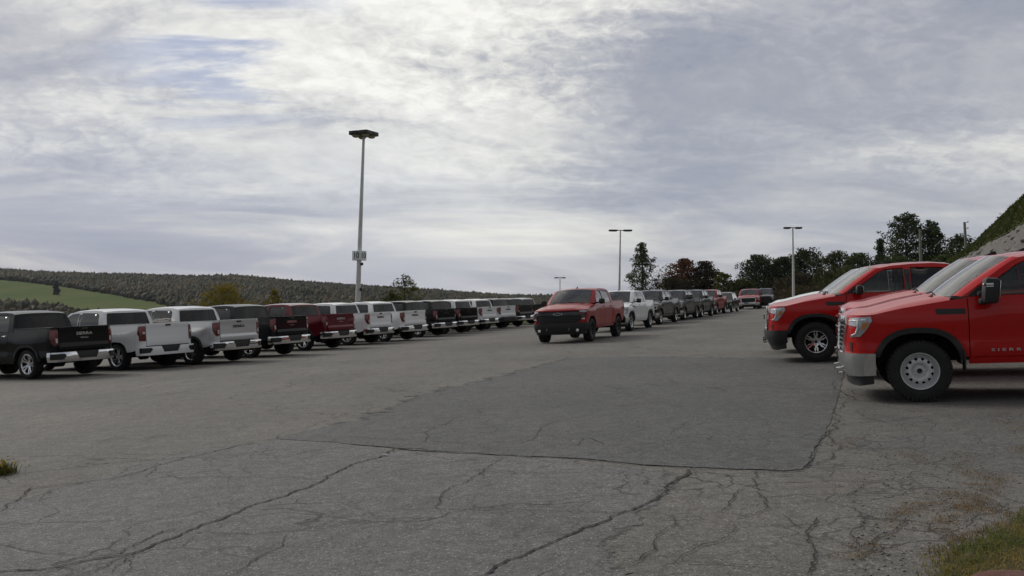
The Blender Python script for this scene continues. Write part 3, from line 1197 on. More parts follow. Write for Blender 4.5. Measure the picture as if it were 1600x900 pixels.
    sA = np.concatenate([[0], np.cumsum(np.linalg.norm(np.diff(Aa, axis=0), axis=1))])
    sA /= sA[-1]
    pa = [(np.interp(t, sA, Aa[:, 0]), cab_y(np.interp(t, sA, Aa[:, 1])), np.interp(t, sA, Aa[:, 1])) for t in ts]
    pw = [ws(1, t) for t in ts]
    pm_ = [tuple(np.array(a) * .5 + np.array(b) * .5 + np.array((.012, .012, .008))) for a, b in zip(pa, pw)]
    for sgn in (1, -1):
        f3 = lambda L: [(x, sgn * y, z) for x, y, z in L]
        mbc.grid([f3(pa), f3(pm_), f3(pw)] if sgn > 0 else [f3(pw), f3(pm_), f3(pa)])
    us = [-1, -.985, -.95, -.88, -.75, -.5, -.25, 0, .25, .5, .75, .88, .95, .985, 1]
    rows = [[(lambda uu: (ws(max(-1, min(1, uu / .88)), 1) if abs(uu) <= .88 else tuple((np.array(ws(math.copysign(1, uu), 1)) * (1 - (abs(uu) - .88) / .12) + np.array((-1.32, math.copysign(cab_y(1.812), uu), 1.812)) * ((abs(uu) - .88) / .12)))))(u) for u in us]]
    EE = resample(np.array(E), .16, closed=False)[1:]
    for k, (x, z) in enumerate(EE):
        t = (k + 1) / len(EE)
        bow = .20 * (1 - t) ** 1.5 - .035 * float(smooth(.75, 1, t))
        cr = .052 * (1 - .3 * t * t)
        ye = cab_y(z)
        rows.append([(x + bow * (1 - u * u), ye * u, z + cr * (1 - abs(u) ** 3.2)) for u in us])
    mbc.grid(rows)
    # back of the cab
    hw = lambda z: cab_y(max(z, 1.315))
    bx = lambda y, z: (np.interp(z, [.8, 1.315, 1.79, 1.83], [ce, ce, cx(-2.985), cx(-2.985) + .01]) - .035 * (1 - (y / .9) ** 2), y, z)
    zz = [.80, 1.315, 1.55, 1.79]
    crv = [(u * cab_y(1.79), 1.79 + .036 * (1 - abs(u) ** 3.2)) for u in (-.8, -.5, 0, .5, .8)]
    back = [(-hw(z), z) for z in zz] + crv + [(hw(z), z) for z in reversed(zz)]
    rg = [(-.80, 1.385), (-.745, 1.36), (.745, 1.36), (.80, 1.385), (.735, 1.73), (.69, 1.765), (-.69, 1.765), (-.735, 1.73)]
    mbc.sheet(back, [rg], bx, .12, .03, out=(-1, 0, 0))
    cab = B(mbc, 'cab', pm, root, 38)
    B(MB().sheet(rg, [], lambda y, z: (bx(y, z)[0] + .008, y, z), .15, 0, out=(-1, 0, 0)), 'rear_window', GL_B, root, 180)
    W = MB()
    W.grid([[ws(u * .985, t) for u in np.linspace(-1, 1, 15)] for t in np.linspace(.0, 1, 9)])
    B(W, 'windscreen', GL_W, root, 180)
    # black border of the screen, cowl and wipers
    cw = MB()
    cw.strip([ws(u, .0) for u in np.linspace(-1, 1, 15)], [(-.165 - .27 * u * u, u * .84, 1.318 - .035 * u * u) for u in np.linspace(-1, 1, 15)])
    cw.tube([(-.24, -.05, 1.345), (-.33, -.40, 1.372), (-.44, -.70, 1.385)], .011, 5)
    cw.tube([(-.24, .62, 1.335), (-.31, .22, 1.372), (-.33, -.02, 1.378)], .011, 5)
    cw.tube([(-.20, .60, 1.315), (-.25, .62, 1.345)], .014, 5)
    B(cw, 'wiper_cowl', TRIM)
    for s in (1, -1):
        pb = MB()
        q = MB().box((-1.845, cab_y(1.56) - .004, 1.555), (.11, .010, .44), .002, Matrix.Rotation(R(17), 3, 'X'))
        pb.add(q.v if s > 0 else [(x, -y, z) for x, y, z in q.v], q.f)
        B(pb, 'door_pillar_cover', GLOSSB)
    # shark fin aerial
    fin = MB()
    fx, fz = -1.55, 1.905
    prf = [(fx + .09, 0), (fx - .03, .062), (fx - .085, .066), (fx - .10, 0)]
    fin.add([(x, -.006, fz + z) for x, z in prf] + [(x, .006, fz + z) for x, z in prf] , [(0, 1, 2, 3), (7, 6, 5, 4), (0, 4, 5, 1), (1, 5, 6, 2), (2, 6, 7, 3)])
    fin.box((fx, 0, fz + .004), (.20, .06, .016), .006)
    B(fin, 'roof_aerial', TRIM)
    # hood
    ys = np.linspace(-SMAX, SMAX, 41)
    fr = [fpt(s, 1.105) for s in ys]
    left = [(x, side_y(x, ztop(x)) - .004) for x in np.linspace(.50, -.42, 10)]
    rear = [(-.165 - .27 * u * u, u * .86) for u in np.linspace(1, -1, 15)]
    outl = [(p[0], p[1]) for p in fr] + left[:] + rear + [(x, -y) for x, y in reversed(left)]
    hb = o.get('hood', .088)

    def hf(x, y):
        a = abs(y)
        if x > .56:
            w = max(.05, float(np.interp(-x, -FC[:, 0][::1] + .035, FC[:, 1])))
        else:
            w = side_y(x, ztop(x))
        k = min(1., a / max(w, .02))
        xf = float(np.interp(a, FC[:, 1], FC[:, 0])) - .035
        dist = max(0, xf - x)
        crown = hb * (1 - .35 * float(smooth(-.2, .9, x)))
        z = ztop(min(x, .9)) + crown * (1 - k ** 4) * float(smooth(-.02, .20, dist)) ** .8
        # raised centre panel with two creases
        z += .020 * (1 - float(smooth(.50, .60, a + .10 * float(smooth(.9, -.3, x)) - .05))) * float(smooth(.0, .25, dist)) * (1 if style != 'x' else 0)
        return (x, y, z)
    HB = MB().sheet(outl, [], hf, .06, .02, out=(0, 0, 1))
    hood = B(HB, 'bonnet', pm, root, 50)
    # front fascia
    ff = lambda u, v: fpt(u, v)
    holes = []
    if style == 'gmc':
        gr = [(-.60, 1.055), (-.66, .97), (-.60, .70), (-.52, zb1 + .03), (.52, zb1 + .03), (.60, .70), (.66, .97), (.60, 1.055)]
        holes.append(gr)
    else:
        gr = [(-.78, 1.075), (-.86, .90), (-.84, .72), (-.70, zb1 + .01), (.70, zb1 + .01), (.84, .72), (.86, .90), (.78, 1.075)]
        holes.append(gr)
    fas = MB().sheet([(-SMAX, zb1 - .02), (SMAX, zb1 - .02), (SMAX, 1.112), (-SMAX, 1.112)], holes, ff, .055, .03, out=(1, 0, 0))
    B(fas, 'front_fascia', pm, root, 50)
    # grille
    gm = MB().sheet([(a * 1.02, b) for a, b in gr], [], lambda u, v: fpt(u, v, -.03), .07, 0, out=(1, 0, 0))
    zs = np.linspace(zb1 + .07, 1.02, 7 if style == 'gmc' else 5)
    for k, z in enumerate(zs):
        L = .62 if style == 'gmc' else .80
        gm.tube([fpt(s, z, -.012) for s in np.linspace(-L, L, 17)], .013, 6)
    if style == 'gmc':
        for s in np.linspace(-.54, .54, 13):
            gm.tube([fpt(s, zb1 + .05, -.02), fpt(s, 1.04, -.02)], .007, 4)
    grl = B(gm, 'grille', TRIM if style != 'gmc' or o.get('dark_grille') else DALLOY, root, 50)
    if style == 'gmc':
        go = [(-.66, 1.105), (-.74, .98), (-.665, .69), (-.56, zb1 - .015), (.56, zb1 - .015), (.665, .69), (.74, .98), (.66, 1.105)]
        gs = MB().sheet(go, [gr], lambda u, v: fpt(u, v, .022 + .02 * float(smooth(.95, 1.1, v))), .06, .06, out=(1, 0, 0))
        B(gs, 'grille_surround', CHROME if not o.get('dark_grille') else DALLOY, grl, 40)
        if not o.get('far'):
            tx = text_mb('GMC', .17, .02, lambda u, v, w: (fpt(0, .88, .03)[0] + w, u * 1.35, .88 + v))
            B(tx, 'emblem', REDLENS2, grl, 40)
    else:
        # black band over the nose and a framed bow-shaped emblem
        gs = MB().sheet([(-.80, 1.03), (-.86, .925), (.86, .925), (.80, 1.03)], [], lambda u, v: fpt(u, v, .012), .06, .03, out=(1, 0, 0))
        B(gs, 'grille_bar', GLOSSB, grl, 40)
        bow = [(-.17, .018), (-.155, -.028), (-.055, -.028), (-.063, -.052), (.055, -.052), (.063, -.028), (.155, -.028), (.17, .018), (.063, .018), (.055, .045), (-.055, .045), (-.045, .018)]
        for sc, mt, of in ((1.0, ALLOY, .020), (.82, GLOSSB, .026)):
            q = MB().sheet([(a * sc, .975 + b * sc * 1.05) for a, b in bow], [], lambda u, v: fpt(u, v, of + .005), .05, .012, out=(1, 0, 0))
            B(q, 'emblem', mt, grl, 40)
    # head lamps
    for s in (1, -1):
        if style == 'gmc':
            hp = [(.79, 1.070), (1.00, 1.082), (1.19, 1.088), (1.205, 1.03), (1.12, .90), (1.04, .815), (.86, .805), (.86, .84), (.95, .855), (.985, .955), (.79, .975)]
            mb = MB().sheet(hp, [], lambda u, v: fpt(u, v, .010), .05, .03, out=(.5, .8, 0))
            hl = B(mb if s > 0 else mb.flipped(), 'headlight', LAMP, root, 40)
            q = MB()
            q.tube([fpt(u, 1.035 + .01 * (u - .8), .016) for u in np.linspace(.81, 1.02, 6)], .012, 6)
            q.tube([fpt(1.0, 1.03, .016), fpt(1.005, .93, .018), fpt(.98, .86, .018), fpt(.90, .83, .016)], .013, 6)
            q.box(fpt(1.09, 1.045, .012), (.06, .05, .03), .008)
            B(q if s > 0 else q.flipped(), 'light_strip', LEDW, hl, 60)
            q = MB().sheet([(1.07, 1.0), (1.17, 1.01), (1.085, .90), (1.06, .92)], [], lambda u, v: fpt(u, v, .016), .04, .01, out=(.3, 1, 0))
            B(q if s > 0 else q.flipped(), 'indicator', AMBER, hl, 40)
            q = MB().sheet([(.84, .74), (.90, .735), (.895, zb1 + .02), (.86, zb1 + .02)], [], lambda u, v: fpt(u, v, .006), .05, .02, out=(1, .4, 0))
            B(q if s > 0 else q.flipped(), 'fog_light_recess', TRIM, root, 40)
        else:
            hp = [(.80, 1.085), (1.21, 1.085), (1.20, 1.035), (1.05, 1.012), (.80, 1.03)]
            mb = MB().sheet(hp, [], lambda u, v: fpt(u, v, .008), .05, .03, out=(.5, .8, 0))
            hl = B(mb if s > 0 else mb.flipped(), 'headlight', LAMP, root, 40)
            q = MB().sheet([(.87, .99), (1.10, .985), (1.08, .90), (.90, .80), (.87, .80)], [], lambda u, v: fpt(u, v, .006), .05, .02, out=(.5, .8, 0))
            lw = B(q if s > 0 else q.flipped(), 'lower_lamp_recess', GLOSSB, root, 40)
            q = MB().box(fpt(.93, .78, .0), (.05, .13, .04), .01)
            B(q if s > 0 else q.flipped(), 'light_strip', LEDW if o.get('drl') else LAMP, lw, 60)
    # front bumper
    bm_ = o.get('fbump', CHROME)
    fo = [(-1.245, zb1), (-1.245, zb0 + .02), (-.62, zb0), (-.55, zb0 + .10), (.55, zb0 + .10), (.62, zb0), (1.245, zb0 + .02), (1.245, zb1)]
    if style == 'chevy':
        fo = [(-1.245, zb1), (-1.245, zb0 + .02), (-.95, zb0 - .03), (.95, zb0 - .03), (1.245, zb0 + .02), (1.245, zb1)]
    fo = fo + [(.70, zb1 + .012), (0, zb1 + .012), (-.70, zb1 + .012)]
    mb = MB().sheet(fo, [], lambda u, v: fpt(u, v, .040 + .014 * math.sin(math.pi * min(1, max(0, (v - zb0) / (zb1 - zb0))))), .07, .06, out=(1, 0, 0))
    fb = B(mb, 'front_bumper', bm_, root, 40)
    mb = MB().sheet([(-1.20, zb0 - .10), (-.9, zb0 - .13), (.9, zb0 - .13), (1.20, zb0 - .10), (1.20, zb0 + .16), (-1.20, zb0 + .16)], [], lambda u, v: fpt(u, v, .004), .1, .05, out=(1, 0, 0))
    B(mb, 'valance', TRIM, root, 40)
    for s in (1, -1):
        q = MB()
        q.tube([(.98, s * .42, zb0 + .03), (1.045, s * .42, zb0 + .025), (1.05, s * .42, zb0 + .09), (.98, s * .42, zb0 + .10)], .014, 8)
        if style == 'chevy':
            B(q, 'tow_hook', ALLOY, fb, 60)
            q = MB().lathe([(0, .01), (.042, .008), (.052, -.005), (.052, -.03)], 20)
            q.v = [(1.012 + y, x + s * .72, z + zb0 + .02) for x, y, z in q.v]
            B(q, 'fog_light', LEDW, fb, 60)
        elif not o.get('far'):
            B(q, 'tow_hook', bm_, fb, 60)
    # bed
    bs = [(ce - .012, SILL), (ce - .012, 1.385), (-4.655, 1.385), (-4.655, .60), (-4.52, .56)] + [(x, z) for x, z in [(-WB - rx, .54)]] + list(reversed(arch_front_to_back(-WB, zc, rx, az, SILL, .54)[:-1]))
    bed = MB().sheet(bs, [], lambda u, v: (u, side_y(u, v) if v < 1.30 else side_y(u, 1.30) - (v - 1.30) * .30, v), g, .03)
    bed.sheet([(0, .60), (RS[-1], .60), (RS[-1], 1.385), (0, 1.385)], [], lambda u, v: rpt(u, v) if v < 1.30 else (rpt(u, v)[0], rpt(u, 1.30)[1] - (v - 1.30) * .3 * (1 - u / RS[-1]), v), .06, .03, out=(-.5, .8, 0))
    bed.box(((ce - 4.86) / 2, .885, 1.378), (ce + 4.86, .085, .022), .006)
    bed.box(((ce - 4.85) / 2, .80, 1.10), (ce + 4.85 - .02, .02, .54))
    B(bed, 'bed_side', pm, root, 40)
    B(bed.flipped(), 'bed_side', pm, root, 40)
    bf = MB().box(((ce - 4.85) / 2, 0, .84), (ce + 4.83, 1.60, .02)).box((ce - .05, 0, 1.10), (.02, 1.60, .54)).box(((ce - 4.87) / 2, .885, 1.391), (ce + 4.84, .07, .008), .003).box(((ce - 4.87) / 2, -.885, 1.391), (ce + 4.84, .07, .008), .003)
    B(bf, 'bed_liner', TRIM)
    # tailgate
    def tg(y, z):
        p = np.interp(z, [.72, .76, .83, .885, .90, 1.24, 1.30, 1.36, 1.385], [.012, .030, .034, .030, .010, .008, .020, .034, .026])
        if style == 'chevy':
            p = np.interp(z, [.72, .80, .95, 1.0, 1.25, 1.30, 1.36, 1.385], [.02, .028, .02, .010, .008, .022, .034, .026])
        return (-4.905 - p - .010 * (1 - (y / .8) ** 2), y, z)
    tgo = [(-.785, .72), (.785, .72), (.785, 1.385), (-.785, 1.385)]
    tgm = MB().sheet(tgo, [], tg, .045, .05, out=(-1, 0, 0))
    tgm.box((-4.895, 0, 1.378), (.05, 1.57, .02), .006)
    tg_o = B(tgm, 'tailgate', pm, root, 25)
    hb_ = MB().box((-4.945, 0, 1.325), (.012, .20, .052), .004)
    B(hb_, 'handle', TRIM, tg_o, 40)
    for row, (txt, sz, zt_, mt) in enumerate(o.get('tail_text', [])):
        t_ = text_mb(txt, sz, .010, lambda u, v, w, zt_=zt_, sz=sz: (tg(0, zt_)[0] - .003 - w, -u * 1.45, zt_ + v))
        B(t_, 'badge', mt, tg_o, 40)
    # tail lamps
    for s in (1, -1):
        if style == 'gmc':
            tp = [(.09, 1.315), (RS[-1] - .008, 1.325), (RS[-1] - .008, .92), (RS[-1] - .10, .875), (.19, .93), (.12, 1.10)]
            ip = [(RS[-1] - .085, 1.08), (RS[-1] - .025, 1.08), (RS[-1] - .025, .96), (RS[-1] - .07, .95)]
        else:
            tp = [(.10, 1.31), (RS[-1] - .008, 1.32), (RS[-1] - .008, .865), (.15, .875), (.15, 1.02), (.10, 1.08)]
            ip = [(RS[-1] - .10, 1.15), (RS[-1] - .03, 1.15), (RS[-1] - .03, 1.08), (RS[-1] - .10, 1.08)]
        mb = MB().sheet(tp, [], lambda u, v: rpt(u, v, .014), .05, .03, out=(-.6, .8, 0))
        tl = B(mb if s > 0 else mb.flipped(), 'tail_light', REDLENS, root, 40)
        mb = MB().sheet(ip, [], lambda u, v: rpt(u, v, .020), .05, .01, out=(-.6, .8, 0))
        B(mb if s > 0 else mb.flipped(), 'reversing_light', CLEARL, tl, 40)
        mb = MB().sheet([(.13, 1.29), (RS[-1] - .06, 1.30), (RS[-1] - .06, 1.20), (RS[-1] - .10, 1.16), (.16, 1.16)], [], lambda u, v: rpt(u, v, .018), .05, .01, out=(-.6, .8, 0))
        B(mb if s > 0 else mb.flipped(), 'brake_light', REDLENS2, tl, 40)
    # rear bumper
    rb = o.get('rbump', CHROME)
    L = BS[-1]
    ol = [(-L, .43), (L, .43), (L, .695), (.36, .695), (.27, .505), (-.27, .505), (-.36, .695), (-L, .695)]
    hl_ = [(.70, .655), (.66, .60), (.74, .50), (1.10, .49), (1.10, .655)]
    hr_ = [(-a, b) for a, b in reversed(hl_)]
    mb = MB().sheet(ol, [hl_, hr_], bpt, .06, .07, out=(-1, 0, 0))
    rbo = B(mb, 'rear_bumper', rb, root, 40)
    mb = MB().sheet([(-L * .97, .47), (L * .97, .47), (L * .97, .69), (-L * .97, .69)], [], lambda u, v: bpt(u, v, -.035), .1, 0, out=(-1, 0, 0))
    mb.box((-4.965, 0, .700), (.13, 1.40, .016), .005)
    mb.box((-4.99, 0, .60), (.05, .66, .19), .01)
    B(mb, 'bumper_step', TRIM, rbo, 40)
    # mirrors
    big = o.get('hd')
    for s in (1, -1):
        q = MB()
        if big:
            q.box((-.885, 1.20, 1.385), (.19, .235, .34), .05, Matrix.Rotation(R(-6), 3, 'Y'))
            q.box((-.83, 1.03, 1.245), (.14, .24, .085), .03)
            q.box((-.84, 1.02, 1.34), (.17, .09, .07), .02)
        else:
            q.box((-.88, 1.145, 1.38), (.13, .22, .20), .045, Matrix.Rotation(R(-6), 3, 'Y'))
            q.box((-.84, 1.00, 1.335), (.13, .16, .05), .018)
        q.sheet([(-.64, 1.318), (-.79, 1.325), (-.955, 1.50), (-.78, 1.44)], [], lambda u, v: (u, cab_y(v) + .006, v), .08, .01)
        mr = B(q if s > 0 else q.flipped(), 'wing_mirror', TRIM, root, 40)
        q = MB().box((-.985 if big else -.952, 1.20 if big else 1.145, 1.40 if big else 1.38), (.008, .18, .22 if big else .14), .003, Matrix.Rotation(R(-6), 3, 'Y'))
        B(q if s > 0 else q.flipped(), 'mirror_glass', CHROME, mr, 40)
        if big:
            q = MB().box((-.790, 1.26, 1.475), (.010, .085, .022), .004, Matrix.Rotation(R(-6), 3, 'Y')).box((-.86, 1.318, 1.472), (.085, .008, .022), .004).box((-.86, 1.319, 1.442), (.085, .008, .012), .003)
            B(q if s > 0 else q.flipped(), 'marker_light', LEDW, mr, 40)
    # chassis
    ub = MB()
    ub.box((-1.9, 0, .56), (5.3, 1.16, .26)).box((.30, 0, .85), (1.1, 1.08, .46)).box((-1.95, 0, .50), (2.3, 1.75, .12)).box((-4.1, 0, .76), (1.5, 1.1, .16))
    ub.box((-4.62, 0, .56), (.2, 1.5, .14))
    for xw in (0, -WB):
        ub.tube([(xw, -.75, zc), (xw, .75, zc)], .055, 10)
        ub.tube([(xw, -.12, zc), (xw, .12, zc)], [.14, .14], 12)
    ub.tube([(-4.2, -.35, .42), (-4.93, -.55, .40)], .04, 8)
    ub.box((-4.45, 0, .52), (.62, .62, .16), .05)
    B(ub, 'chassis', DARK, root, 30)
    # cabin
    it = MB()
    it.box((-.62, 0, 1.17), (.50, 1.66, .24), .06)
    it.box((-1.9, 0, .60), (2.4, 1.72, .06))
    it.box((ce + .10, 0, 1.0), (.04, 1.66, .62))
    it.box((-.55, 0, .95), (.06, 1.6, .6))
    it.box((-1.9, .86, .96), (2.3, .03, .62)).box((-1.9, -.86, .96), (2.3, .03, .62))
    B(it, 'dashboard', CLOTH)
    for sy in (.40, -.40):
        q = MB().box((-1.45, sy, .86), (.56, .52, .16), .05).box((-1.74, sy, 1.20), (.16, .50, .62), .06, Matrix.Rotation(R(-14), 3, 'Y')).box((-1.85, sy, 1.58), (.10, .27, .17), .04)
        B(q, 'front_seat', CLOTH, root, 40)
    q = MB().box((cx(-2.45), 0, .90), (.50, 1.45, .14), .05).box((cx(-2.74), 0, 1.20), (.14, 1.45, .58), .05, Matrix.Rotation(R(-10), 3, 'Y'))
    for sy in (.45, 0, -.45):
        q.box((cx(-2.80), sy, 1.545), (.09, .25, .13), .035)
    B(q, 'rear_seat', CLOTH, root, 40)
    q = MB().tube([(-1.08 + .045 * math.sin(a), .40 + .19 * math.cos(a), 1.26 + .185 * math.sin(a)) for a in np.linspace(0, 2 * math.pi, 21)], .014, 6, False)
    q.tube([(-.85, .40, 1.20), (-1.07, .40, 1.26)], .03, 6).box((-1.06, .40, 1.26), (.03, .30, .05), .01)
    B(q, 'steering_wheel', CLOTH, root, 40)
    # mud flaps, running details
    if o.get('hd'):
        for s in (1, -1):
            q = MB().box((-.565, s * .93, .44), (.02, .20, .26), .006)
            B(q, 'mud_flap', TRIM, root, 40)
            nm = text_mb('S I E R R A', .052, .006, lambda u, v, w: (-1.13 - u * 2.0, side_y(-1.13, .585 + v) + .004 + w, .585 + v))
            B(nm if s > 0 else MB().add([(-2.26 - x, -y, z) for x, y, z in nm.v], nm.f), 'badge', PALEM, root, 40)
    st = o.get('wheel', 'six')
    fine = not o.get('far')
    for xw in (0, -WB):
        for s in (1, -1):
            wheel(root, xw, s, r, st, o.get('rimr', .262), o.get('rimmat'), fine)
    return root


def children(o):
    return [c for c in bpy.data.objects if c.parent == o]


_kids = {}


def index_children():
    _kids.clear()
    for c in bpy.data.objects:
        if c.parent is not None:
            _kids.setdefault(c.parent.name, []).append(c)


def copy_tree(o, parent=None):
    c = o.copy()
    COL.objects.link(c)
    c.parent = parent
    for ch in _kids.get(o.name, []):
        copy_tree(ch, c)
    return c


def repaint(root, old, new):
    """copies share mesh data; colour is set on the object's own slot"""
    st = [root]
    while st:
        q = st.pop()
        st += [c for c in q.children]
        if q.type == 'MESH':
            for sl in q.material_slots:
                if sl.material == old:
                    sl.link = 'OBJECT'
                    sl.material = new


def put(root, wheelpt, local, heading):
    """stand the vehicle on the slope with the given wheel contact at a ground point
    local: (x along, y left) of that contact from the vehicle's origin; heading: degrees clockwise from +Y"""
    h = R(heading)
    f0 = Vector((math.sin(h), math.cos(h), 0))
    X, Y = wheelpt[0], wheelpt[1]
    l0 = Vector((-f0.y, f0.x, 0))
    o2 = Vector((X, Y, 0)) - f0 * local[0] - l0 * local[1]
    # slope under the vehicle
    e = 1.0
    gx = (float(G(o2.x + e, o2.y)) - float(G(o2.x - e, o2.y))) / (2 * e)
    gy = (float(G(o2.x, o2.y + e)) - float(G(o2.x, o2.y - e))) / (2 * e)
    up = Vector((-gx, -gy, 1)).normalized()
    f = (f0 - up * f0.dot(up)).normalized()
    l = up.cross(f)
    m = Matrix((f, l, up)).transposed().to_4x4()
    m.translation = Vector((o2.x, o2.y, float(G(o2.x, o2.y)) + .012))
    root.matrix_world = m
    return root
# ------------------------------------------------------------------ the vehicles of this lot
FRONT_L = (OFFX, .90)
REAR_L = (OFFX - WB, .90)


def vehicles():
    SR = lambda txt, m: [(txt, .115, 1.17, m)]
    # --- right-hand row, noses to the left
    hd = build_truck(dict(paint=M_RED, hd=True, lift=.10, r=.42, wheel='steel', bumper=(.25, .575), hood=.10, rimr=.248))
    tag(hd, 'nearest bright red heavy pickup with silver steel wheels and tall black mirror', 'pickup truck', 'red pickups on the right')
    index_children()
    hd2 = copy_tree(hd)
    tag(hd2, 'bright red heavy pickup mostly hidden behind the nearest one, fin aerial on its roof', 'pickup truck')
    put(hd, gp(1438, 628), FRONT_L, -74)
    f0 = Vector((math.sin(R(-74)), math.cos(R(-74))))
    p0 = gp(1438, 628)
    put(hd2, (p0[0] + 1.02, p0[1] + 2.98), FRONT_L, -74.5)
    at = build_truck(dict(paint=M_RED, lift=.075, r=.418, wheel='six', rimr=.255, rimmat='split', fbump=TRIM, cab_end=-2.86, bumper=(.32, .60)))
    tag(at, 'bright red raised pickup with black bumper and six-spoke wheels', 'pickup truck', 'red pickups on the right')
    put(at, gp(1276, 566), FRONT_L, -76)
    # --- the common sort
    crew = build_truck(dict(paint=M_WHITE, r=.405, wheel='six', tail_text=SR('SIERRA', TRIM)))
    crew2 = build_truck(dict(paint=M_BLACK, r=.41, wheel='five', rimr=.285, lift=.02, chrome_handles=True, tail_text=[('SIERRA', .115, 1.19, ALLOY), ('DENALI', .05, 1.075, ALLOY)]))
    chv = build_truck(dict(paint=M_WHITE, style='chevy', flare=False, r=.405, wheel='five', rimr=.285, rbump=M_WHITE, fbump=M_WHITE, tail_text=[]))
    boss = build_truck(dict(paint=M_CRED, style='chevy', flare=False, lift=.07, r=.425, wheel='dark', rimmat=DALLOY, rbump=TRIM, fbump=TRIM, drl=True, bumper=(.36, .64)))
    far = build_truck(dict(paint=M_WHITE, r=.405, wheel='six', far=True))
    index_children()
    # white pickup standing behind the raised red one
    w3 = copy_tree(hd)
    repaint(w3, M_RED, M_WHITE)
    tag(w3, 'white pickup almost hidden behind the raised red pickup, only bonnet and windscreen edge showing', 'pickup truck', 'red pickups on the right')
    w3['group'] = 'pickups behind the red ones'
    p1 = gp(1272, 566)
    put(w3, (p1[0] + .95, p1[1] + 3.1), FRONT_L, -76)
    # --- raised red pickup facing the camera and the queue behind it
    tag(boss, 'dark-grilled red pickup facing the camera at the front of the middle queue', 'pickup truck', 'middle queue of vehicles')
    put(boss, gp(923, 533.5), FRONT_L, 201)
    Q = [(985, 517, M_WHITE, 201.5, crew, 'white pickup nose to tail behind the red one facing the camera'),
         (1031, 507, M_BROWN, 202.5, crew2, 'near-black brown pickup third in the middle queue, behind the white pickup'),
         (1068.5, 500.5, M_GREY, 202.5, far, 'dark grey pickup fourth in the middle queue'),
         (1095.5, 496, M_GREEN, 202, far, 'greenish black pickup fifth in the middle queue, ahead of the dull red one'),
         (1119, 491.5, M_CRED, 202, far, 'dull red pickup sixth in the middle queue, just before the small hatchback')]
    for x, y, pm, hd_, src, lab in Q:
        c = copy_tree(src)
        repaint(c, src_paint(src, crew, crew2, chv, boss, far), pm)
        tag(c, lab, 'pickup truck', 'middle queue of vehicles')
        put(c, gp(x, y), FRONT_L, hd_)
    for x, y, pm, hd_, lab in [(1186, 482.5, M_CRED, 197, 'dull red pickup facing the camera far off beyond the hatchback, against the grassy bank'),
                               (1208, 480.5, M_EBONY, 198, 'black pickup half hidden beside the far dull red pickup')]:
        c = copy_tree(far)
        repaint(c, M_WHITE, pm)
        if pm is M_EBONY:
            repaint(c, CHROME, DALLOY)
        tag(c, lab, 'pickup truck', 'pickups at the far end of the lot')
        put(c, gp(x, y), FRONT_L, hd_)
    # --- left-hand row seen from behind
    Lr = [(48, 592.5, M_BLACK, crew2, -60, 'black pickup with chrome bumper, leftmost of the left row'),
          (187, 579, None, chv, -59, 'white pickup with white bumper, second from the left'),
          (302, 570, M_SILVER, crew, -61, 'silver pickup with chrome bumper, third from the left'),
          (392, 559, M_EBONY, crew2, -60, 'blue-black pickup with chrome bumper, between the silver and the dark cherry ones'),
          (476, 548, M_MAROON, crew2, -61, 'dark cherry pickup in the left row, between a black and a white pickup'),
          (544, 539.5, M_WHITE, crew, -60, 'white pickup directly right of the dark cherry one, in front of the tall lamp post'),
          (601, 534, M_WHITE, crew, -60, 'white pickup left of the two black pickups in the left row'),
          (654, 527, M_BLACK, crew, -59, 'black pickup, left one of the pair between white pickups'),
          (692, 522.5, M_BLACK, crew, -59, 'black pickup, right one of the pair between white pickups'),
          (727, 518.5, M_WHITE, crew, -58, 'white chrome-bumpered pickup just right of the black pair'),
          (758, 515, M_WHITE, crew, -57, 'white pickup with dark bumper near the far end of the left row'),
          (787, 512, M_GREY, far, -57, 'dark grey pickup near the end of the left row'),
          (809, 508, M_GREEN, far, -56, 'dark green pickup, last but one of the left row'),
          (829, 505.5, M_LGREY, far, -56, 'pale grey pickup ending the left row, peeping out behind the dark-grilled red one')]
    first = True
    order = list(range(1, 2)) + [3, 4, 5, 6, 7, 8, 9, 10, 12, 13] + [0, 2, 11]
    for i in order:
        x, y, pm, src, hd_, lab = Lr[i]
        c = src if (i in (0, 2, 11) or src is chv) else copy_tree(src)
        if pm is not None:
            repaint(c, src_paint(src, crew, crew2, chv, boss, far), pm)
        tag(c, lab, 'pickup truck', 'pickups parked in the left row')
        put(c, gp(x, y), REAR_L, hd_ + [0, 0, 1.2, -1.5, .6, -1.8, 1.0, -.8, 1.6, -1.2, .9, -1.5, 1.3, 0][i])
        if i == 10:
            for q in c.children_recursive:
                if q.name.startswith('rear_bumper'):
                    q.material_slots[0].link = 'OBJECT'
                    q.material_slots[0].material = TRIM


def src_paint(src, crew, crew2, chv, boss, far):
    return M_BLACK if src is crew2 else M_CRED if src is boss else M_WHITE


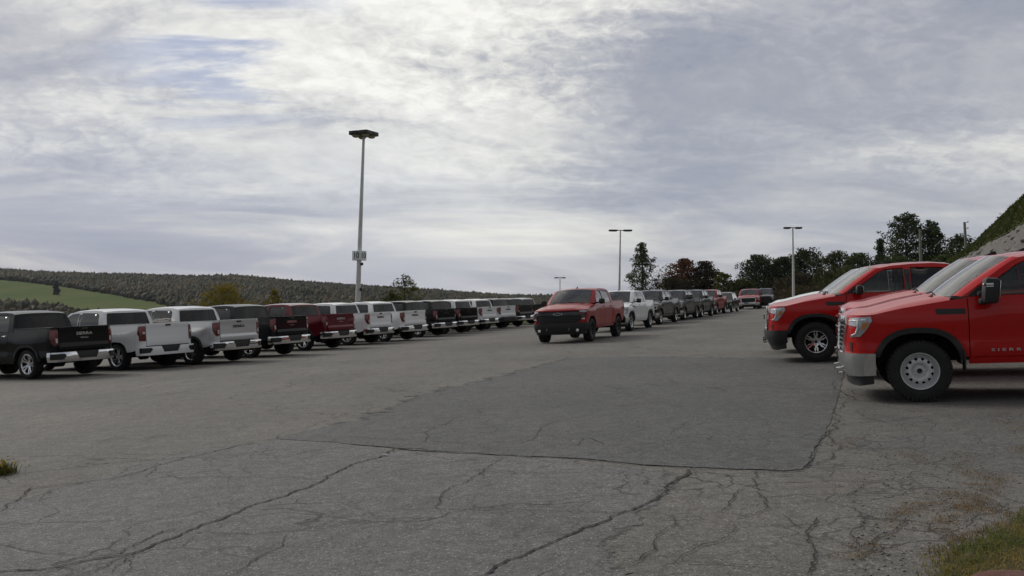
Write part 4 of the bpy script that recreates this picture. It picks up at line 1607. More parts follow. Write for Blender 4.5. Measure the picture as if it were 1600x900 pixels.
SC.cycles.use_denoising = True
def build_hatch():
    root = empty('hatchback_car')
    tag(root, 'dark green-grey hatchback with pale roof, last of the middle queue', 'car', 'middle queue of vehicles')
    off = (1.33, 0, 0)
    P = M_GREEN
    B = lambda mb, name, mat, par=root, ang=32: mb.build(name, mat, par, ang, off)

    def hw(x, z):
        a = pl([-3.6, -3.3, -2.8, -.2, .5, .78, .92], [.78, .86, .90, .90, .88, .78, .62], x)
        b = pl([.2, .5, .95, 1.10, 1.6], [-.05, 0, -.02, -.08, -.27], z)
        return a + b
    prof_ = [(.92, .50), (.90, .70), (.80, .80), (.30, .93), (-.28, 1.03)]
    us = np.linspace(-1, 1, 13)

    def cross(x, z, cr):
        return [(x + .05 * (1 - u * u), u * hw(x, z), z + cr * (1 - abs(u) ** 3)) for u in us]
    roof = [(-.98, 1.55), (-1.3, 1.61), (-1.8, 1.635), (-2.4, 1.62), (-2.95, 1.55)]
    arches = lambda xw: arch_front_to_back(xw, .34, .39, .37, .30, .30)
    sil = [(.90, .30), (.90, .70), (.80, .80), (.30, .92), (-.28, 1.02), (-3.45, 1.05), (-3.55, .9), (-3.56, .35), (-3.30, .30)] + list(reversed(arches(-2.66))) + list(reversed(arches(0)))
    mb = MB().sheet(sil, [], lambda u, v: (u, hw(u, v), v), .12, .03)
    up = [(-.28, 1.02)] + roof + [(-3.45, 1.05)]
    win = [(-.62, 1.08), (-1.10, 1.48), (-1.7, 1.54), (-2.5, 1.52), (-2.95, 1.36), (-3.05, 1.10)]
    mb.sheet(up, [win], lambda u, v: (u, hw(u, v), v), .12, .03)
    mb.mirror()
    mb.grid([cross(x, z, .03 * min(1, k)) for k, (x, z) in enumerate(prof_)])
    mb.grid([cross(x, z, .05) for x, z in roof])
    mb.grid([cross(-3.45, 1.05, .0), cross(-3.56, .9, 0), cross(-3.58, .35, 0)])
    mb.grid([cross(.92, .50, 0), cross(.90, .25, 0)])
    B(mb, 'body', P, root, 40)
    B(MB().grid([cross(-.28 - .70 * t, 1.03 + .52 * t, .03 + .02 * t) for t in np.linspace(0, 1, 6)]), 'windscreen', GL_W, root, 180)
    B(MB().grid([cross(-2.95 - .5 * t, 1.55 - .50 * t, .04) for t in np.linspace(0, 1, 5)]), 'rear_window', GL_R, root, 180)
    for s in (1, -1):
        q = MB().sheet(win, [], lambda u, v: (u, hw(u, v) - .012, v), .15, 0)
        B(q if s > 0 else q.flipped(), 'side_window', GL_F, root, 180)
        q = MB().sheet([(.55, .74), (.80, .70), (.82, .60), (.62, .62)], [], lambda u, v: (u, hw(u, v) + .02, v), .06, .03)
        B(q if s > 0 else q.flipped(), 'headlight', LAMP)
        q = MB().sheet([(-3.52, 1.0), (-3.25, .98), (-3.3, .80), (-3.54, .78)], [], lambda u, v: (u, hw(u, v) + .015, v), .06, .03)
        B(q if s > 0 else q.flipped(), 'tail_light', REDLENS)
        q = MB().box((-.55, .99, 1.08), (.12, .18, .13), .04)
        B(q if s > 0 else q.flipped(), 'wing_mirror', P)
    B(MB().box((.93, 0, .58), (.08, .95, .14), .02).box((.92, 0, .33), (.10, 1.3, .16), .03), 'grille', TRIM)
    B(MB().box((-1.35, 0, .40), (3.6, 1.3, .25)).box((-1.6, 0, .95), (2.2, 1.45, .05)).box((-1.45, .4, 1.15), (.14, .5, .55), .05).box((-1.45, -.4, 1.15), (.14, .5, .55), .05), 'cabin', DARK)
    for xw in (0, -2.66):
        for s in (1, -1):
            w = empty('wheel')
            w.parent = root
            w.location = (xw + 1.33, s * .77, .335)
            t = MB().lathe([(.22, -.09), (.30, -.11), (.335, -.07), (.335, .07), (.30, .11), (.22, .09)], 36)
            t.build('tyre', RUBBER, w, 40)
            q = MB().lathe([(.0, .07), (.05, .075), (.10, .05), (.20, .07), (.225, .095)], 30)
            (q if s > 0 else q.flipped()).build('rim', ALLOY, w, 40)
    put(root, gp(1143.5, 488), (1.33, .77), 202.5)


# ------------------------------------------------------------------ vegetation
def leaf_mat(name, cols, scale=.5, trans=.25):
    if name in MATS:
        return MATS[name]
    m = bpy.data.materials.new(name)
    m.use_nodes = True
    N = NT(m.node_tree)
    b = N.n['Principled BSDF']
    out = N.n['Material Output']
    p = N.new('ShaderNodeTexCoord').outputs['Object']
    f = N.noise(p, scale, 5, .7)
    k = len(cols)
    c = N.ramp(f, [(.32 + .36 * i / (k - 1), cc) for i, cc in enumerate(cols)])
    N.l.new(c, b.inputs['Base Color'])
    b.inputs['Roughness'].default_value = .75
    b.inputs['Specular IOR Level'].default_value = .2
    t = N.new('ShaderNodeBsdfTranslucent')
    N.l.new(c, t.inputs[0])
    mx = N.new('ShaderNodeMixShader')
    mx.inputs[0].default_value = trans
    N.l.new(b.outputs[0], mx.inputs[1])
    N.l.new(t.outputs[0], mx.inputs[2])
    N.l.new(mx.outputs[0], out.inputs[0])
    MATS[name] = m
    return m


BARK = pbr('bark', (.055, .045, .036), .9, var=.4, vscale=6)
PALEBARK = pbr('weathered_wood', (.23, .215, .19), .85, var=.25, vscale=5)


def quads(C, size, rs, flatz=0.):
    """random little leaf faces round the points C"""
    n = len(C)
    a = rs.randn(n, 3)
    a[:, 2] *= (1 - flatz)
    a /= np.linalg.norm(a, axis=1)[:, None]
    b = np.cross(a, rs.randn(n, 3))
    b /= np.linalg.norm(b, axis=1)[:, None]
    s = size * (.6 + .8 * rs.rand(n))[:, None]
    v = np.stack([C - a * s * .5, C + b * s * .32, C + a * s * .5, C - b * s * .32], 1).reshape(-1, 3)
    f = np.arange(n * 4).reshape(-1, 4)
    return v, f


def tree(name, label, px, ytop, wpx, Y, shape, mat, leaves=4200, leaf=.34, seed=1, group=None, cat='tree', low=.12, clumps=60, csize=.16, fill=1.0):
    rs = np.random.RandomState(seed)
    X = (px - 800) / 1500 * Y
    zb = float(T(X, Y))
    zt = CAMZ + (466 - ytop) / 1500 * Y
    H = max(1.2, zt - zb)
    W = wpx / 1500 * Y / 2 * 1.18
    root = empty(name, (X, Y, zb))
    tag(root, label, cat, group)
    # crown silhouette: radius as a function of height fraction
    if shape == 'conifer':
        rad = lambda t: (1 - t) ** .85 * (.92 + .15 * np.sin(t * 40)) + .03
    elif shape == 'aspen':
        rad = lambda t: np.clip(np.sin(np.pi * np.clip((t * .92 + .06), 0, 1)) ** .6 * (1.15 - .65 * t), .05, 1)
    elif shape == 'bush':
        rad = lambda t: np.sqrt(np.clip(1 - t ** 2.2, .0, 1)) + .02
    else:
        rad = lambda t: np.clip(np.sin(np.pi * np.clip(t * .86 + .12, 0, 1)) ** .55, .08, 1)
    clumps = int(clumps * 2.1)
    leaves = int(leaves * 2.1)
    leaf *= .92
    csize *= 1.05
    cc, cr = [], []
    lobes = rs.rand(7, 2)
    for i in range(clumps):
        t = rs.rand() ** (.85)
        ang = rs.rand() * 2 * np.pi
        wob = 1 + .22 * np.sin(ang * 3 + t * 7 + seed) + .16 * np.sin(ang * 5 - t * 11)
        q = (rs.rand() ** .45) * (1.0 if rs.rand() > .15 else 1.12)
        r_ = W * rad(np.array(t)) * wob * q
        r_ = min(r_, W * 1.08)
        zz = H * (low + (1 - low) * t) * (1 - .03 * rs.rand())
        cc.append((r_ * math.cos(ang), r_ * math.sin(ang) * .9, zz))
        cr.append(W * csize * (.55 + .9 * rs.rand()) * (1.15 - .5 * t))
    cc = np.array(cc)
    cr = np.array(cr)
    # pull the top clumps in so that the tip is where the photo has it
    idx = rs.choice(len(cc), leaves, p=cr ** 1.6 / (cr ** 1.6).sum())
    d = rs.randn(leaves, 3)
    d /= np.linalg.norm(d, axis=1)[:, None]
    d *= (rs.rand(leaves) ** .5)[:, None]
    C = cc[idx] + d * cr[idx][:, None] * np.array([1.25, 1.25, .85])
    # loose foliage filling the body of the crown
    m_ = int(leaves * .34 * fill)
    t = rs.rand(m_)
    a_ = rs.rand(m_) * 2 * np.pi
    q_ = rs.rand(m_) ** .5 * .86 * W * np.array([float(rad(np.array(x_))) for x_ in t]) * (1 + .2 * np.sin(a_ * 3 + t * 7 + seed))
    C[:m_] = np.column_stack([q_ * np.cos(a_), q_ * np.sin(a_) * .9, H * (low + (.95 - low) * t)])
    C[:, 2] = np.clip(C[:, 2], .15, H * 1.01)
    v, f = quads(C, leaf, rs)
    link_mesh('crown', v, f, mat, root, 0)
    tk = MB()
    lean = rs.randn(2) * .02 * H
    pts = [(lean[0] * t, lean[1] * t, H * .93 * t) for t in np.linspace(0, 1, 7)]
    r0 = max(.09, H * .020)
    tk.tube(pts, [r0 * (1.25 - t * 1.15) for t in np.linspace(0, 1, 7)], 7)
    for i in rs.choice(len(cc), min(len(cc), 26), False):
        c = cc[i]
        h0 = max(.12 * H, c[2] - np.hypot(c[0], c[1]) * (.75 if shape != 'conifer' else .15))
        k = min(1, h0 / (H * .93))
        a = np.array([lean[0] * k, lean[1] * k, h0])
        m = a * .5 + c * .5 + np.array([0, 0, .06 * H * (.3 if shape == 'conifer' else 1) * -.4])
        r1 = r0 * .42 * (1.1 - k * .8)
        tk.tube([a, m, c], [r1, r1 * .6, r1 * .2], 5, False)
    tk.build('trunk', BARK, root, 60)
    return root


def ico(sub=2):
    bm = bmesh.new()
    bmesh.ops.create_icosphere(bm, subdivisions=sub, radius=1)
    v = np.array([x.co[:] for x in bm.verts])
    f = np.array([[q.index for q in x.verts] for x in bm.faces])
    bm.free()
    return v, f


def blobs(name, pos, rad, hgt, mat, seed, rough=.17, sub=2):
    """a mass of lumpy crowns: one mesh"""
    rs = np.random.RandomState(seed)
    v0, f0 = ico(sub)
    n = len(pos)
    k = len(v0)
    d = 1 + rough * rs.randn(n, k)
    d = np.clip(d, .5, 1.5)
    V = v0[None] * d[:, :, None]
    V = V * np.stack([rad, rad, hgt], 1)[:, None, :]
    # pointed tops on some
    pt = (rs.rand(n) < .16)
    tpr = 1 - .55 * np.clip(v0[:, 2], 0, 1)[None] * pt[:, None]
    V[:, :, 0] *= tpr
    V[:, :, 1] *= tpr
    V = V + pos[:, None, :]
    F = (f0[None] + (np.arange(n) * k)[:, None, None]).reshape(-1, 3)
    o = link_mesh(name, V.reshape(-1, 3), F, mat, None, 0)
    return o


def wooded_hills():
    rs = np.random.RandomState(3)
    m = leaf_mat('hill_woods', [(.008, .012, .005), (.015, .019, .007), (.027, .029, .009), (.050, .042, .012), (.075, .042, .014)], .02, .0)
    N = NT(m.node_tree)
    # finer break-up on top of the broad colour zones
    b = N.n['Principled BSDF']
    p = N.new('ShaderNodeTexCoord').outputs['Object']
    src = b.inputs['Base Color'].links[0].from_socket
    fine = N.noise(p, .11, 4, .7)
    c = N.mix(1.0, src, N.ramp(fine, [(.32, .72), (.5, 1.0), (.68, 1.35)]), 'MULTIPLY')
    aut = N.ramp(N.noise(N.mapping(p, loc=(50, 9, 4)), .045, 4, .65), [(.52, 0.), (.62, .65)])
    c = N.mix(aut, c, (.115, .075, .020))
    N.l.new(c, b.inputs['Base Color'])
    field_top = lambda x: np.interp(x, [-200, 0, 50, 100, 190, 240, 275, 300], [430, 436, 441, 447, 462, 472, 481, 490])
    field_bot = lambda x: np.interp(x, [-200, 0, 90, 130, 205, 275, 300], [457, 464, 472, 480, 490, 489, 490])
    P = []
    tries = 190000
    Yv = 430 + 1190 * rs.rand(tries) ** .8
    pxv = -160 + 1320 * rs.rand(tries)
    X = (pxv - 800) / 1500 * Yv
    Z = T(X, Yv)
    py = 466 - (Z - CAMZ) / Yv * 1500
    keep = rs.rand(tries) < Yv / 1620
    infield = (pxv < 300) & (py > field_top(pxv) + 1) & (py < field_bot(pxv) + 7.5 * 1500 / Yv)
    keep &= ~infield
    keep &= (py < 512)
    # a few clearings
    cl = np.sin(X / 60 + 2) * np.sin(Yv / 95) > .93
    keep &= ~cl
    X, Yv, Z, pxv = X[keep], Yv[keep], Z[keep], pxv[keep]
    n = min(len(X), 46000)
    X, Yv, Z = X[:n], Yv[:n], Z[:n]
    rad = 2.0 + 2.2 * rs.rand(n) ** 2
    hg = 2.4 + 3.2 * rs.rand(n)
    nr = Yv < 800
    tag(blobs('woods', np.column_stack([X, Yv, Z + hg * .5])[nr], rad[nr], hg[nr], m, 5), kind='stuff')
    nr = ~nr
    tag(blobs('woods', np.column_stack([X, Yv, Z + hg * .5])[nr], rad[nr] * 1.1, hg[nr], m, 6, .22, 1), kind='stuff')
    # lone tree and hedgerow in the far field
    tree('field_tree', 'lone dark tree standing in the far green field', 88, 440, 8, 1000, 'bush', leaf_mat('far_leaf', [(.018, .025, .011), (.034, .043, .017)], .2), 900, 1.6, 5, None, 'tree', .0, 30, .3)
    # scrub in the dip this side of the field
    n = 1500
    px = -60 + 330 * rs.rand(n)
    py = field_bot(px) + 7 + 26 * rs.rand(n)
    pts = np.array([gp(a, b_, T) for a, b_ in zip(px, py) ])
    ok = pts[:, 1] < 900
    pts = pts[ok]
    k = len(pts)
    o = blobs('scrub', pts + np.array([0, 0, 1.0]), 1.3 + 1.3 * rs.rand(k), 1.0 + 1.4 * rs.rand(k), leaf_mat('scrub_leaf', [(.016, .022, .009), (.035, .040, .014), (.06, .055, .02)], .05, 0), 8)
    tag(o, kind='stuff')


def vegetation():
    dk = leaf_mat('dark_leaf', [(.024, .034, .014), (.048, .068, .024), (.085, .105, .036)], .55)
    md = leaf_mat('mid_leaf', [(.036, .050, .018), (.070, .092, .028), (.12, .14, .045)], .6)
    ol = leaf_mat('olive_leaf', [(.042, .048, .015), (.075, .084, .024), (.12, .12, .04)], .5)
    rd = leaf_mat('russet_leaf', [(.055, .034, .018), (.13, .055, .024), (.19, .085, .036)], .5)
    br = leaf_mat('brownish_leaf', [(.034, .028, .016), (.065, .050, .026), (.09, .072, .034)], .5)
    yl = leaf_mat('yellowing_leaf', [(.10, .098, .018), (.22, .175, .024), (.34, .235, .03)], .45)
    yg = leaf_mat('yellow_green_leaf', [(.040, .050, .012), (.10, .11, .02), (.17, .17, .03)], .5)
    g = 'trees behind the far end of the lot'
    L = [
        ('tree', 'slim dark green tree with an upswept crown, right of the middle lamp post', 1003, 380, 48, 150, 'aspen', md, 3000, .28, 11, .08, 80, .17),
        ('tree', 'thin pale tree with few leaves, between the slim green and the russet tree', 1042, 412, 44, 158, 'round', br, 520, .22, 12, .2, 40, .14),
        ('tree', 'russet brown tree, tallest of the reddish clump', 1070, 405, 56, 152, 'round', rd, 4200, .32, 13, .05, 60, .22),
        ('tree', 'dark brown-green tree at the right of the reddish clump', 1102, 409, 46, 150, 'round', br, 3600, .32, 14, .05, 50, .24),
        ('shrub', 'low dark shrub under the russet tree', 1050, 434, 60, 145, 'bush', br, 2500, .32, 15, .0, 40, .26),
        ('shrub', 'yellow-green shrub right of the reddish clump', 1131, 426, 30, 142, 'round', yg, 2200, .28, 16, .0, 36, .24),
        ('shrub', 'low dark green shrub beside the yellow-green one', 1158, 436, 46, 141, 'bush', ol, 2600, .30, 17, .0, 40, .26),
        ('tree', 'dark evergreen tree left of the right-hand lamp post', 1187, 399, 62, 150, 'round', dk, 5200, .32, 18, .04, 70, .22),
        ('tree', 'smaller dark tree directly left of the right-hand lamp post', 1222, 402, 46, 148, 'round', dk, 3800, .32, 19, .04, 50, .24),
        ('tree', 'big dark tree directly behind the right-hand lamp post', 1258, 388, 64, 146, 'round', dk, 5600, .32, 20, .04, 75, .22),
        ('tree', 'olive tree with a wispy top right of the big dark tree', 1306, 392, 52, 136, 'round', ol, 3600, .28, 21, .04, 60, .20),
        ('tree', 'mid green tree between the olive tree and the spruce', 1343, 396, 60, 138, 'round', md, 4200, .30, 22, .04, 60, .22),
        ('tree', 'dark pointed spruce left of the tallest tree', 1376, 373, 42, 132, 'conifer', dk, 3200, .28, 23, .03, 60, .22),
        ('tree', 'tallest tree, dark and broad, left of the wooden post', 1418, 333, 70, 124, 'round', dk, 6500, .27, 24, .02, 110, .17),
        ('tree', 'tall dark tree behind and right of the wooden post', 1457, 345, 52, 122, 'round', dk, 4600, .27, 25, .02, 80, .18),
        ('tree', 'rounded dark tree beside the leaning utility pole', 1500, 367, 56, 128, 'round', dk, 4200, .30, 26, .0, 55, .26),
        ('shrub', 'low olive shrub under the mid green tree', 1330, 416, 70, 126, 'bush', ol, 3000, .28, 27, .0, 44, .26),
        ('shrub', 'low dark shrub at the foot of the tallest tree', 1400, 402, 80, 118, 'bush', md, 3400, .28, 28, .0, 44, .26),
        ('shrub', 'dark shrub at the foot of the green bank', 1475, 398, 60, 108, 'bush', md, 3000, .26, 29, .0, 44, .26),
        ('shrub', 'brownish shrub below the big dark tree', 1250, 428, 80, 140, 'bush', br, 3000, .30, 30, .0, 44, .26),
    ]
    for nm, lab, px, yt, w, Y, sh, mt, nl, lf, sd, lw, cl, cs in L:
        tree(nm, lab, px, yt, w, Y, sh, mt, nl, lf, sd, g, 'tree' if nm == 'tree' else 'shrub', lw, cl, cs)
    gl = 'trees behind the left row of pickups'
    tree('tree', 'broad yellowing tree behind the silver and blue-black pickups', 350, 443, 94, 96, 'round', yl, 6000, .20, 41, gl, 'tree', .0, 90, .20)
    tree('tree', 'small yellowing tree behind the dark cherry pickup', 429, 450, 30, 98, 'round', yl, 1900, .20, 42, gl, 'tree', .0, 40, .22)
    tree('tree', 'feathery green tree with a loose top, right of the tall lamp post', 632, 429, 50, 100, 'round', yg, 2400, .17, 43, gl, 'tree', .0, 110, .15, .5)
    tree('shrub', 'low olive shrub at the foot of the feathery tree', 612, 455, 46, 98, 'bush', ol, 1800, .2, 44, gl, 'shrub', .0, 40, .24)
    tree('shrub', 'yellow-green shrub behind the far end of the left row', 793, 474, 26, 92, 'bush', yg, 1200, .18, 45, gl, 'shrub', .0, 30, .24)
    # brushy bank beyond the lot
    rs = np.random.RandomState(9)
    n = 1300
    px = 1120 + 330 * rs.rand(n)
    Y = 122 + 12 * rs.rand(n)
    X = (px - 800) / 1500 * Y
    top = .2 + 1.6 * np.exp(-((Y - 128) / 5) ** 2) * (.8 + .2 * np.sin(px / 13)) + .012 * (px - 1120) * .4
    Z = T(X, Y)
    C = np.repeat(np.column_stack([X, Y, Z]), 26, 0)
    C += rs.randn(*C.shape) * np.array([.5, .5, .0])
    C[:, 2] += np.repeat(top, 26) * rs.rand(len(C)) + .05
    v, f = quads(C, .26, rs)
    tag(link_mesh('brush', v, f, leaf_mat('brush_leaf', [(.030, .032, .012), (.060, .055, .022), (.085, .050, .028)], .25), None, 0), kind='stuff')


def embankment():
    cr = [(1380, 452, 128), (1420, 438, 112), (1460, 422, 100), (1500, 399, 90), (1520, 385, 83), (1545, 360, 75), (1575, 331, 67), (1600, 308, 60), (1650, 268, 52), (1720, 215, 46), (1850, 150, 40), (2050, 110, 34)]
    bd = [(1380, 456, 124), (1420, 446, 108), (1460, 433, 95), (1500, 406, 84), (1520, 394, 77), (1545, 380, 69), (1575, 363, 61), (1600, 349, 55), (1650, 322, 48), (1720, 290, 42), (1850, 250, 36), (2050, 220, 30)]
    W3 = lambda q: np.array([(q[0] - 800) / 1500 * q[2], q[2], CAMZ + (466 - q[1]) / 1500 * q[2]])
    C = np.array([W3(q) for q in cr])
    Bd = np.array([W3(q) for q in bd])
    n = 90
    t = np.linspace(0, 1, len(C))
    tt = np.linspace(0, 1, n)
    I = lambda A: np.column_stack([np.interp(tt, t, A[:, k]) for k in range(3)])
    C, Bd = I(C), I(Bd)
    rs = np.random.RandomState(4)
    toe = Bd.copy()
    run = np.maximum(.5, (Bd[:, 2] - G(Bd[:, 0], Bd[:, 1])) * 1.5)
    d = np.array([-.80, -.60])
    toe[:, 0] += d[0] * run
    toe[:, 1] += d[1] * run
    toe[:, 2] = T(toe[:, 0], toe[:, 1]) - .05
    back = C.copy()
    back[:, 0] += 9
    back[:, 1] += 9
    back[:, 2] -= 1.0
    back2 = back + np.array([22, 16, 0])
    back2[:, 2] = T(back2[:, 0], back2[:, 1]) - .3
    rows = []
    for k in range(14):
        q = k / 13
        r_ = Bd * (1 - q) + C * q
        r_ = r_ + np.column_stack([np.zeros(n), np.zeros(n), .25 * np.sin(q * np.pi) + .03 * rs.randn(n) * (0 < k)])
        rows.append(r_)
    rows += [back, back2]
    gm = pbr('bank_turf', (.070, .085, .022), 1, var=.45, vscale=1.2, bump=1, bscale=6)
    o = MB().grid(rows).build('green_bank', gm, None, 180)
    tag(o, kind='structure')
    rows = []
    for k in range(16):
        q = k / 15
        r_ = toe * (1 - q) + (Bd + np.array([0, 0, -.03])) * q
        r_ = r_ + np.column_stack([rs.randn(n) * .05, rs.randn(n) * .05, .06 * rs.randn(n)])
        rows.append(r_)
    m = bpy.data.materials.new('gravel_slope')
    m.use_nodes = True
    N = NT(m.node_tree)
    b = N.n['Principled BSDF']
    p = N.new('ShaderNodeTexCoord').outputs['Object']
    c = N.ramp(N.noise(p, 4.5, 8, .8), [(.3, (.10, .095, .088)), (.5, (.20, .19, .175)), (.7, (.32, .305, .285))])
    c = N.mix(N.ramp(N.noise(p, .5, 4, .6), [(.55, 0), (.7, .5)]), c, (.09, .09, .05))
    N.l.new(c, b.inputs['Base Color'])
    b.inputs['Roughness'].default_value = 1
    bn = N.new('ShaderNodeBump')
    bn.inputs['Distance'].default_value = .15
    N.l.new(N.noise(p, 5, 6, .8), bn.inputs['Height'])
    N.l.new(bn.outputs[0], b.inputs['Normal'])
    o = MB().grid(rows).build('gravel_slope', m, None, 180)
    tag(o, kind='structure')
    v0, f0 = ico(1)
    k = 500
    a = rs.rand(k)
    i = (rs.rand(k) * (n - 1)).astype(int)
    P_ = toe[i] * (1 - a[:, None]) + Bd[i] * a[:, None]
    r_ = .05 + .28 * rs.rand(k) ** 4
    V = v0[None] * (1 + .25 * rs.randn(k, len(v0)))[:, :, None] * (r_[:, None, None] * np.array([1.2, 1, .7])) + P_[:, None]
    F = (f0[None] + (np.arange(k) * len(v0))[:, None, None]).reshape(-1, 3)
    tag(link_mesh('slope_rubble', V.reshape(-1, 3), F, pbr('rubble', (.19, .18, .165), .95, var=.5, vscale=.8), None, 0), kind='stuff')
    # rough grass on the bank
    k = 40000
    a = rs.rand(k)
    i = (rs.rand(k) ** .8 * (n - 2)).astype(int)
    fr = rs.rand(k)[:, None]
    a = a ** .8
    base = (Bd[i] * (1 - a[:, None]) + C[i] * a[:, None]) * (1 - fr) + (Bd[i + 1] * (1 - a[:, None]) + C[i + 1] * a[:, None]) * fr
    base[:, 2] += .06 + .25 * np.sin(a * np.pi)
    v, f = quads(base + rs.randn(k, 3) * .05, .16, rs, -.6)
    tag(link_mesh('bank_grass', v, f, leaf_mat('bank_blades', [(.040, .052, .014), (.070, .085, .022), (.115, .12, .035)], .35), None, 0), kind='stuff')


# ------------------------------------------------------------------ posts
def lamp_post(label, pxb, pxt, ytop, Y, head, sign=False):
    Xb = (pxb - 800) / 1500 * Y
    zb = float(T(Xb, Y))
    ztp = CAMZ + (466 - ytop) / 1500 * Y
    H = ztp - zb
    Xt = (pxt - 800) / 1500 * Y
    root = empty('lamp_post', (Xb, Y, zb))
    tag(root, label, 'lamp post', 'lamp posts of the lot')
    P = lambda t: (t * (Xt - Xb), 0, t * H)
    m = pbr('grey_metal_pole', (.66, .66, .65), .5, .1, var=.12, vscale=2)
    MB().tube([P(0), P(.5), P(1)], [.17, .125, .075], 14).build('pole', m, root, 50)
    MB().lathe([(.0, .0)], 4) if False else None
    MB().tube([(0, 0, -.2), (0, 0, .55)], .28, 16).build('concrete_base', pbr('concrete', (.30, .29, .27), .9, var=.2), root, 40)
    hm = pbr('dark_lamp_metal', (.035, .033, .030), .5, .2)
    lm = pbr('lamp_lens', (.33, .30, .20), .3, 0)
    tp = Vector(P(1))
    rot = Matrix.Rotation(R(28), 3, 'Z')
    if head == 'square':
        for k in range(4):
            a = k * math.pi / 2 + R(-25)
            ang = Matrix.Rotation(a, 3, 'Z')
            c = tp + ang @ Vector((.33, .33, 0))
            l = MB().box(c + Vector((0, 0, .02)), (.62, .62, .24), .03, ang).build('lamp_head', hm, root, 40)
            q = MB()
            rr = [(.0, -.25), (.14, -.23), (.22, -.17), (.25, -.09)]
            vs = MB().lathe([(a_, 0) for a_, b_ in rr], 16)
            q.lathe([(a_, b_) for a_, b_ in rr], 16)
            q.v = [(x + c.x, z + c.y, y + c.z) for x, y, z in q.v]
            q.build('lens', lm, l, 60)
        MB().tube([tp - Vector((0, 0, .2)), tp + Vector((0, 0, .12))], .11, 12).build('hub', hm, root, 40)
    else:
        for s in (-1, 1):
            c = tp + Vector((s * .78 * head, 0, 0))
            l = MB().box(c, (.95 * head, .55, .20), .07).build('lamp_head', hm, root, 40)
            MB().box(c + Vector((0, 0, -.115)), (.6 * head, .4, .03), .01).build('lens', lm, l, 60)
        MB().tube([tp + Vector((-.4, 0, .02)), tp + Vector((.4, 0, .02))], .05, 8).build('arm', hm, root, 40)
    if sign:
        zs = (CAMZ + (466 - 399.5) / 1500 * Y) - zb
        c = Vector(P(zs / H))
        rz = Matrix.Rotation(R(-30), 3, 'Z')
        sm = pbr('sign_white', (.80, .82, .82), .5, 0, var=.05)
        s = MB().box(c, (.60, .60, .57), .01, rz).build('number_sign', sm, root, 40)
        tm = pbr('sign_blue', (.045, .085, .12), .5)
        for nrm, w in (((0, -1), 0), ((1, 0), 1), ((-1, 0), 2), ((0, 1), 3)):
            n3 = rz @ Vector((nrm[0], nrm[1], 0))
            r3 = Vector((-n3.y, n3.x, 0))
            t = text_mb('10', .50, .010, lambda u, v, w_: tuple(c + r3 * (u * .92) + n3 * (.3025 + w_) + Vector((0, 0, v))))
            t.build('number', tm, s, 40)
        MB().box(c + Vector((.17, -.12, -.50)), (.16, .14, .16), .03).build('bracket', hm, root, 40)
        MB().box(c + Vector((.12, -.12, -2.0)), (.12, .14, .20), .03).build('bracket', hm, root, 40)


def posts():
    lamp_post('tall lamp post with a square head and a white 10 sign, behind the left row', 557, 568, 209, 57, 'square', True)
    lamp_post('lamp post with two heads left of the slim dark green tree', 967, 969.5, 360, 118, 1.15)
    lamp_post('lamp post with two small heads in front of the big dark tree', 1240, 1239, 356, 112, .85)
    lamp_post('distant lamp post showing only its two heads above the facing red pickup', 875, 875, 434, 190, .9)
    wd = PALEBARK
    for lab, pb_, pt_, yt, Y in (('bare grey wooden post in front of the tallest tree', 1440, 1438, 358, 112), ('leaning utility pole with small insulators, by the green bank', 1514, 1507.5, 347, 110)):
        Xb, Xt = (pb_ - 800) / 1500 * Y, (pt_ - 800) / 1500 * Y
        zb = float(T(Xb, Y))
        zt = CAMZ + (466 - yt) / 1500 * Y
        root = empty('utility_pole', (Xb, Y, zb))
        tag(root, lab, 'utility pole')
        MB().tube([(0, 0, 0), (Xt - Xb, 0, zt - zb)], [.19, .14], 10).build('post', wd, root, 50)
        if 'leaning' in lab:
            for dz in (.05, .75):
                MB().tube([(Xt - Xb, 0, zt - zb - dz), (Xt - Xb + .42, 0, zt - zb - dz + .03)], .03, 5).tube([(Xt - Xb + .40, 0, zt - zb - dz), (Xt - Xb + .40, 0, zt - zb - dz + .18)], .06, 8).build('insulator', pbr('porcelain', (.3, .3, .3), .3), root, 50)


# ------------------------------------------------------------------ near ground cover
def blades(C, length, width, rs, lean=.5):
    n = len(C)
    a = rs.rand(n) * 2 * np.pi
    L = length * (.5 + rs.rand(n))
    dr = np.column_stack([np.cos(a), np.sin(a), np.zeros(n)])
    sd_ = np.column_stack([-np.sin(a), np.cos(a), np.zeros(n)]) * width * .5
    ln = (rs.rand(n) ** 1.0 * lean)[:, None]
    up = np.array([0, 0, 1.0])
    m = C + (up * .6 + dr * ln * .35) * L[:, None]
    t = C + (up * (1 - ln * .35) + dr * ln) * L[:, None]
    v = np.stack([C - sd_, C + sd_, m + sd_ * .8, m - sd_ * .8, t], 1).reshape(-1, 3)
    f = np.arange(n)[:, None, None] * 5 + np.array([[0, 1, 2], [0, 2, 3], [3, 2, 4]])[None]
    return v, f.reshape(-1, 3)


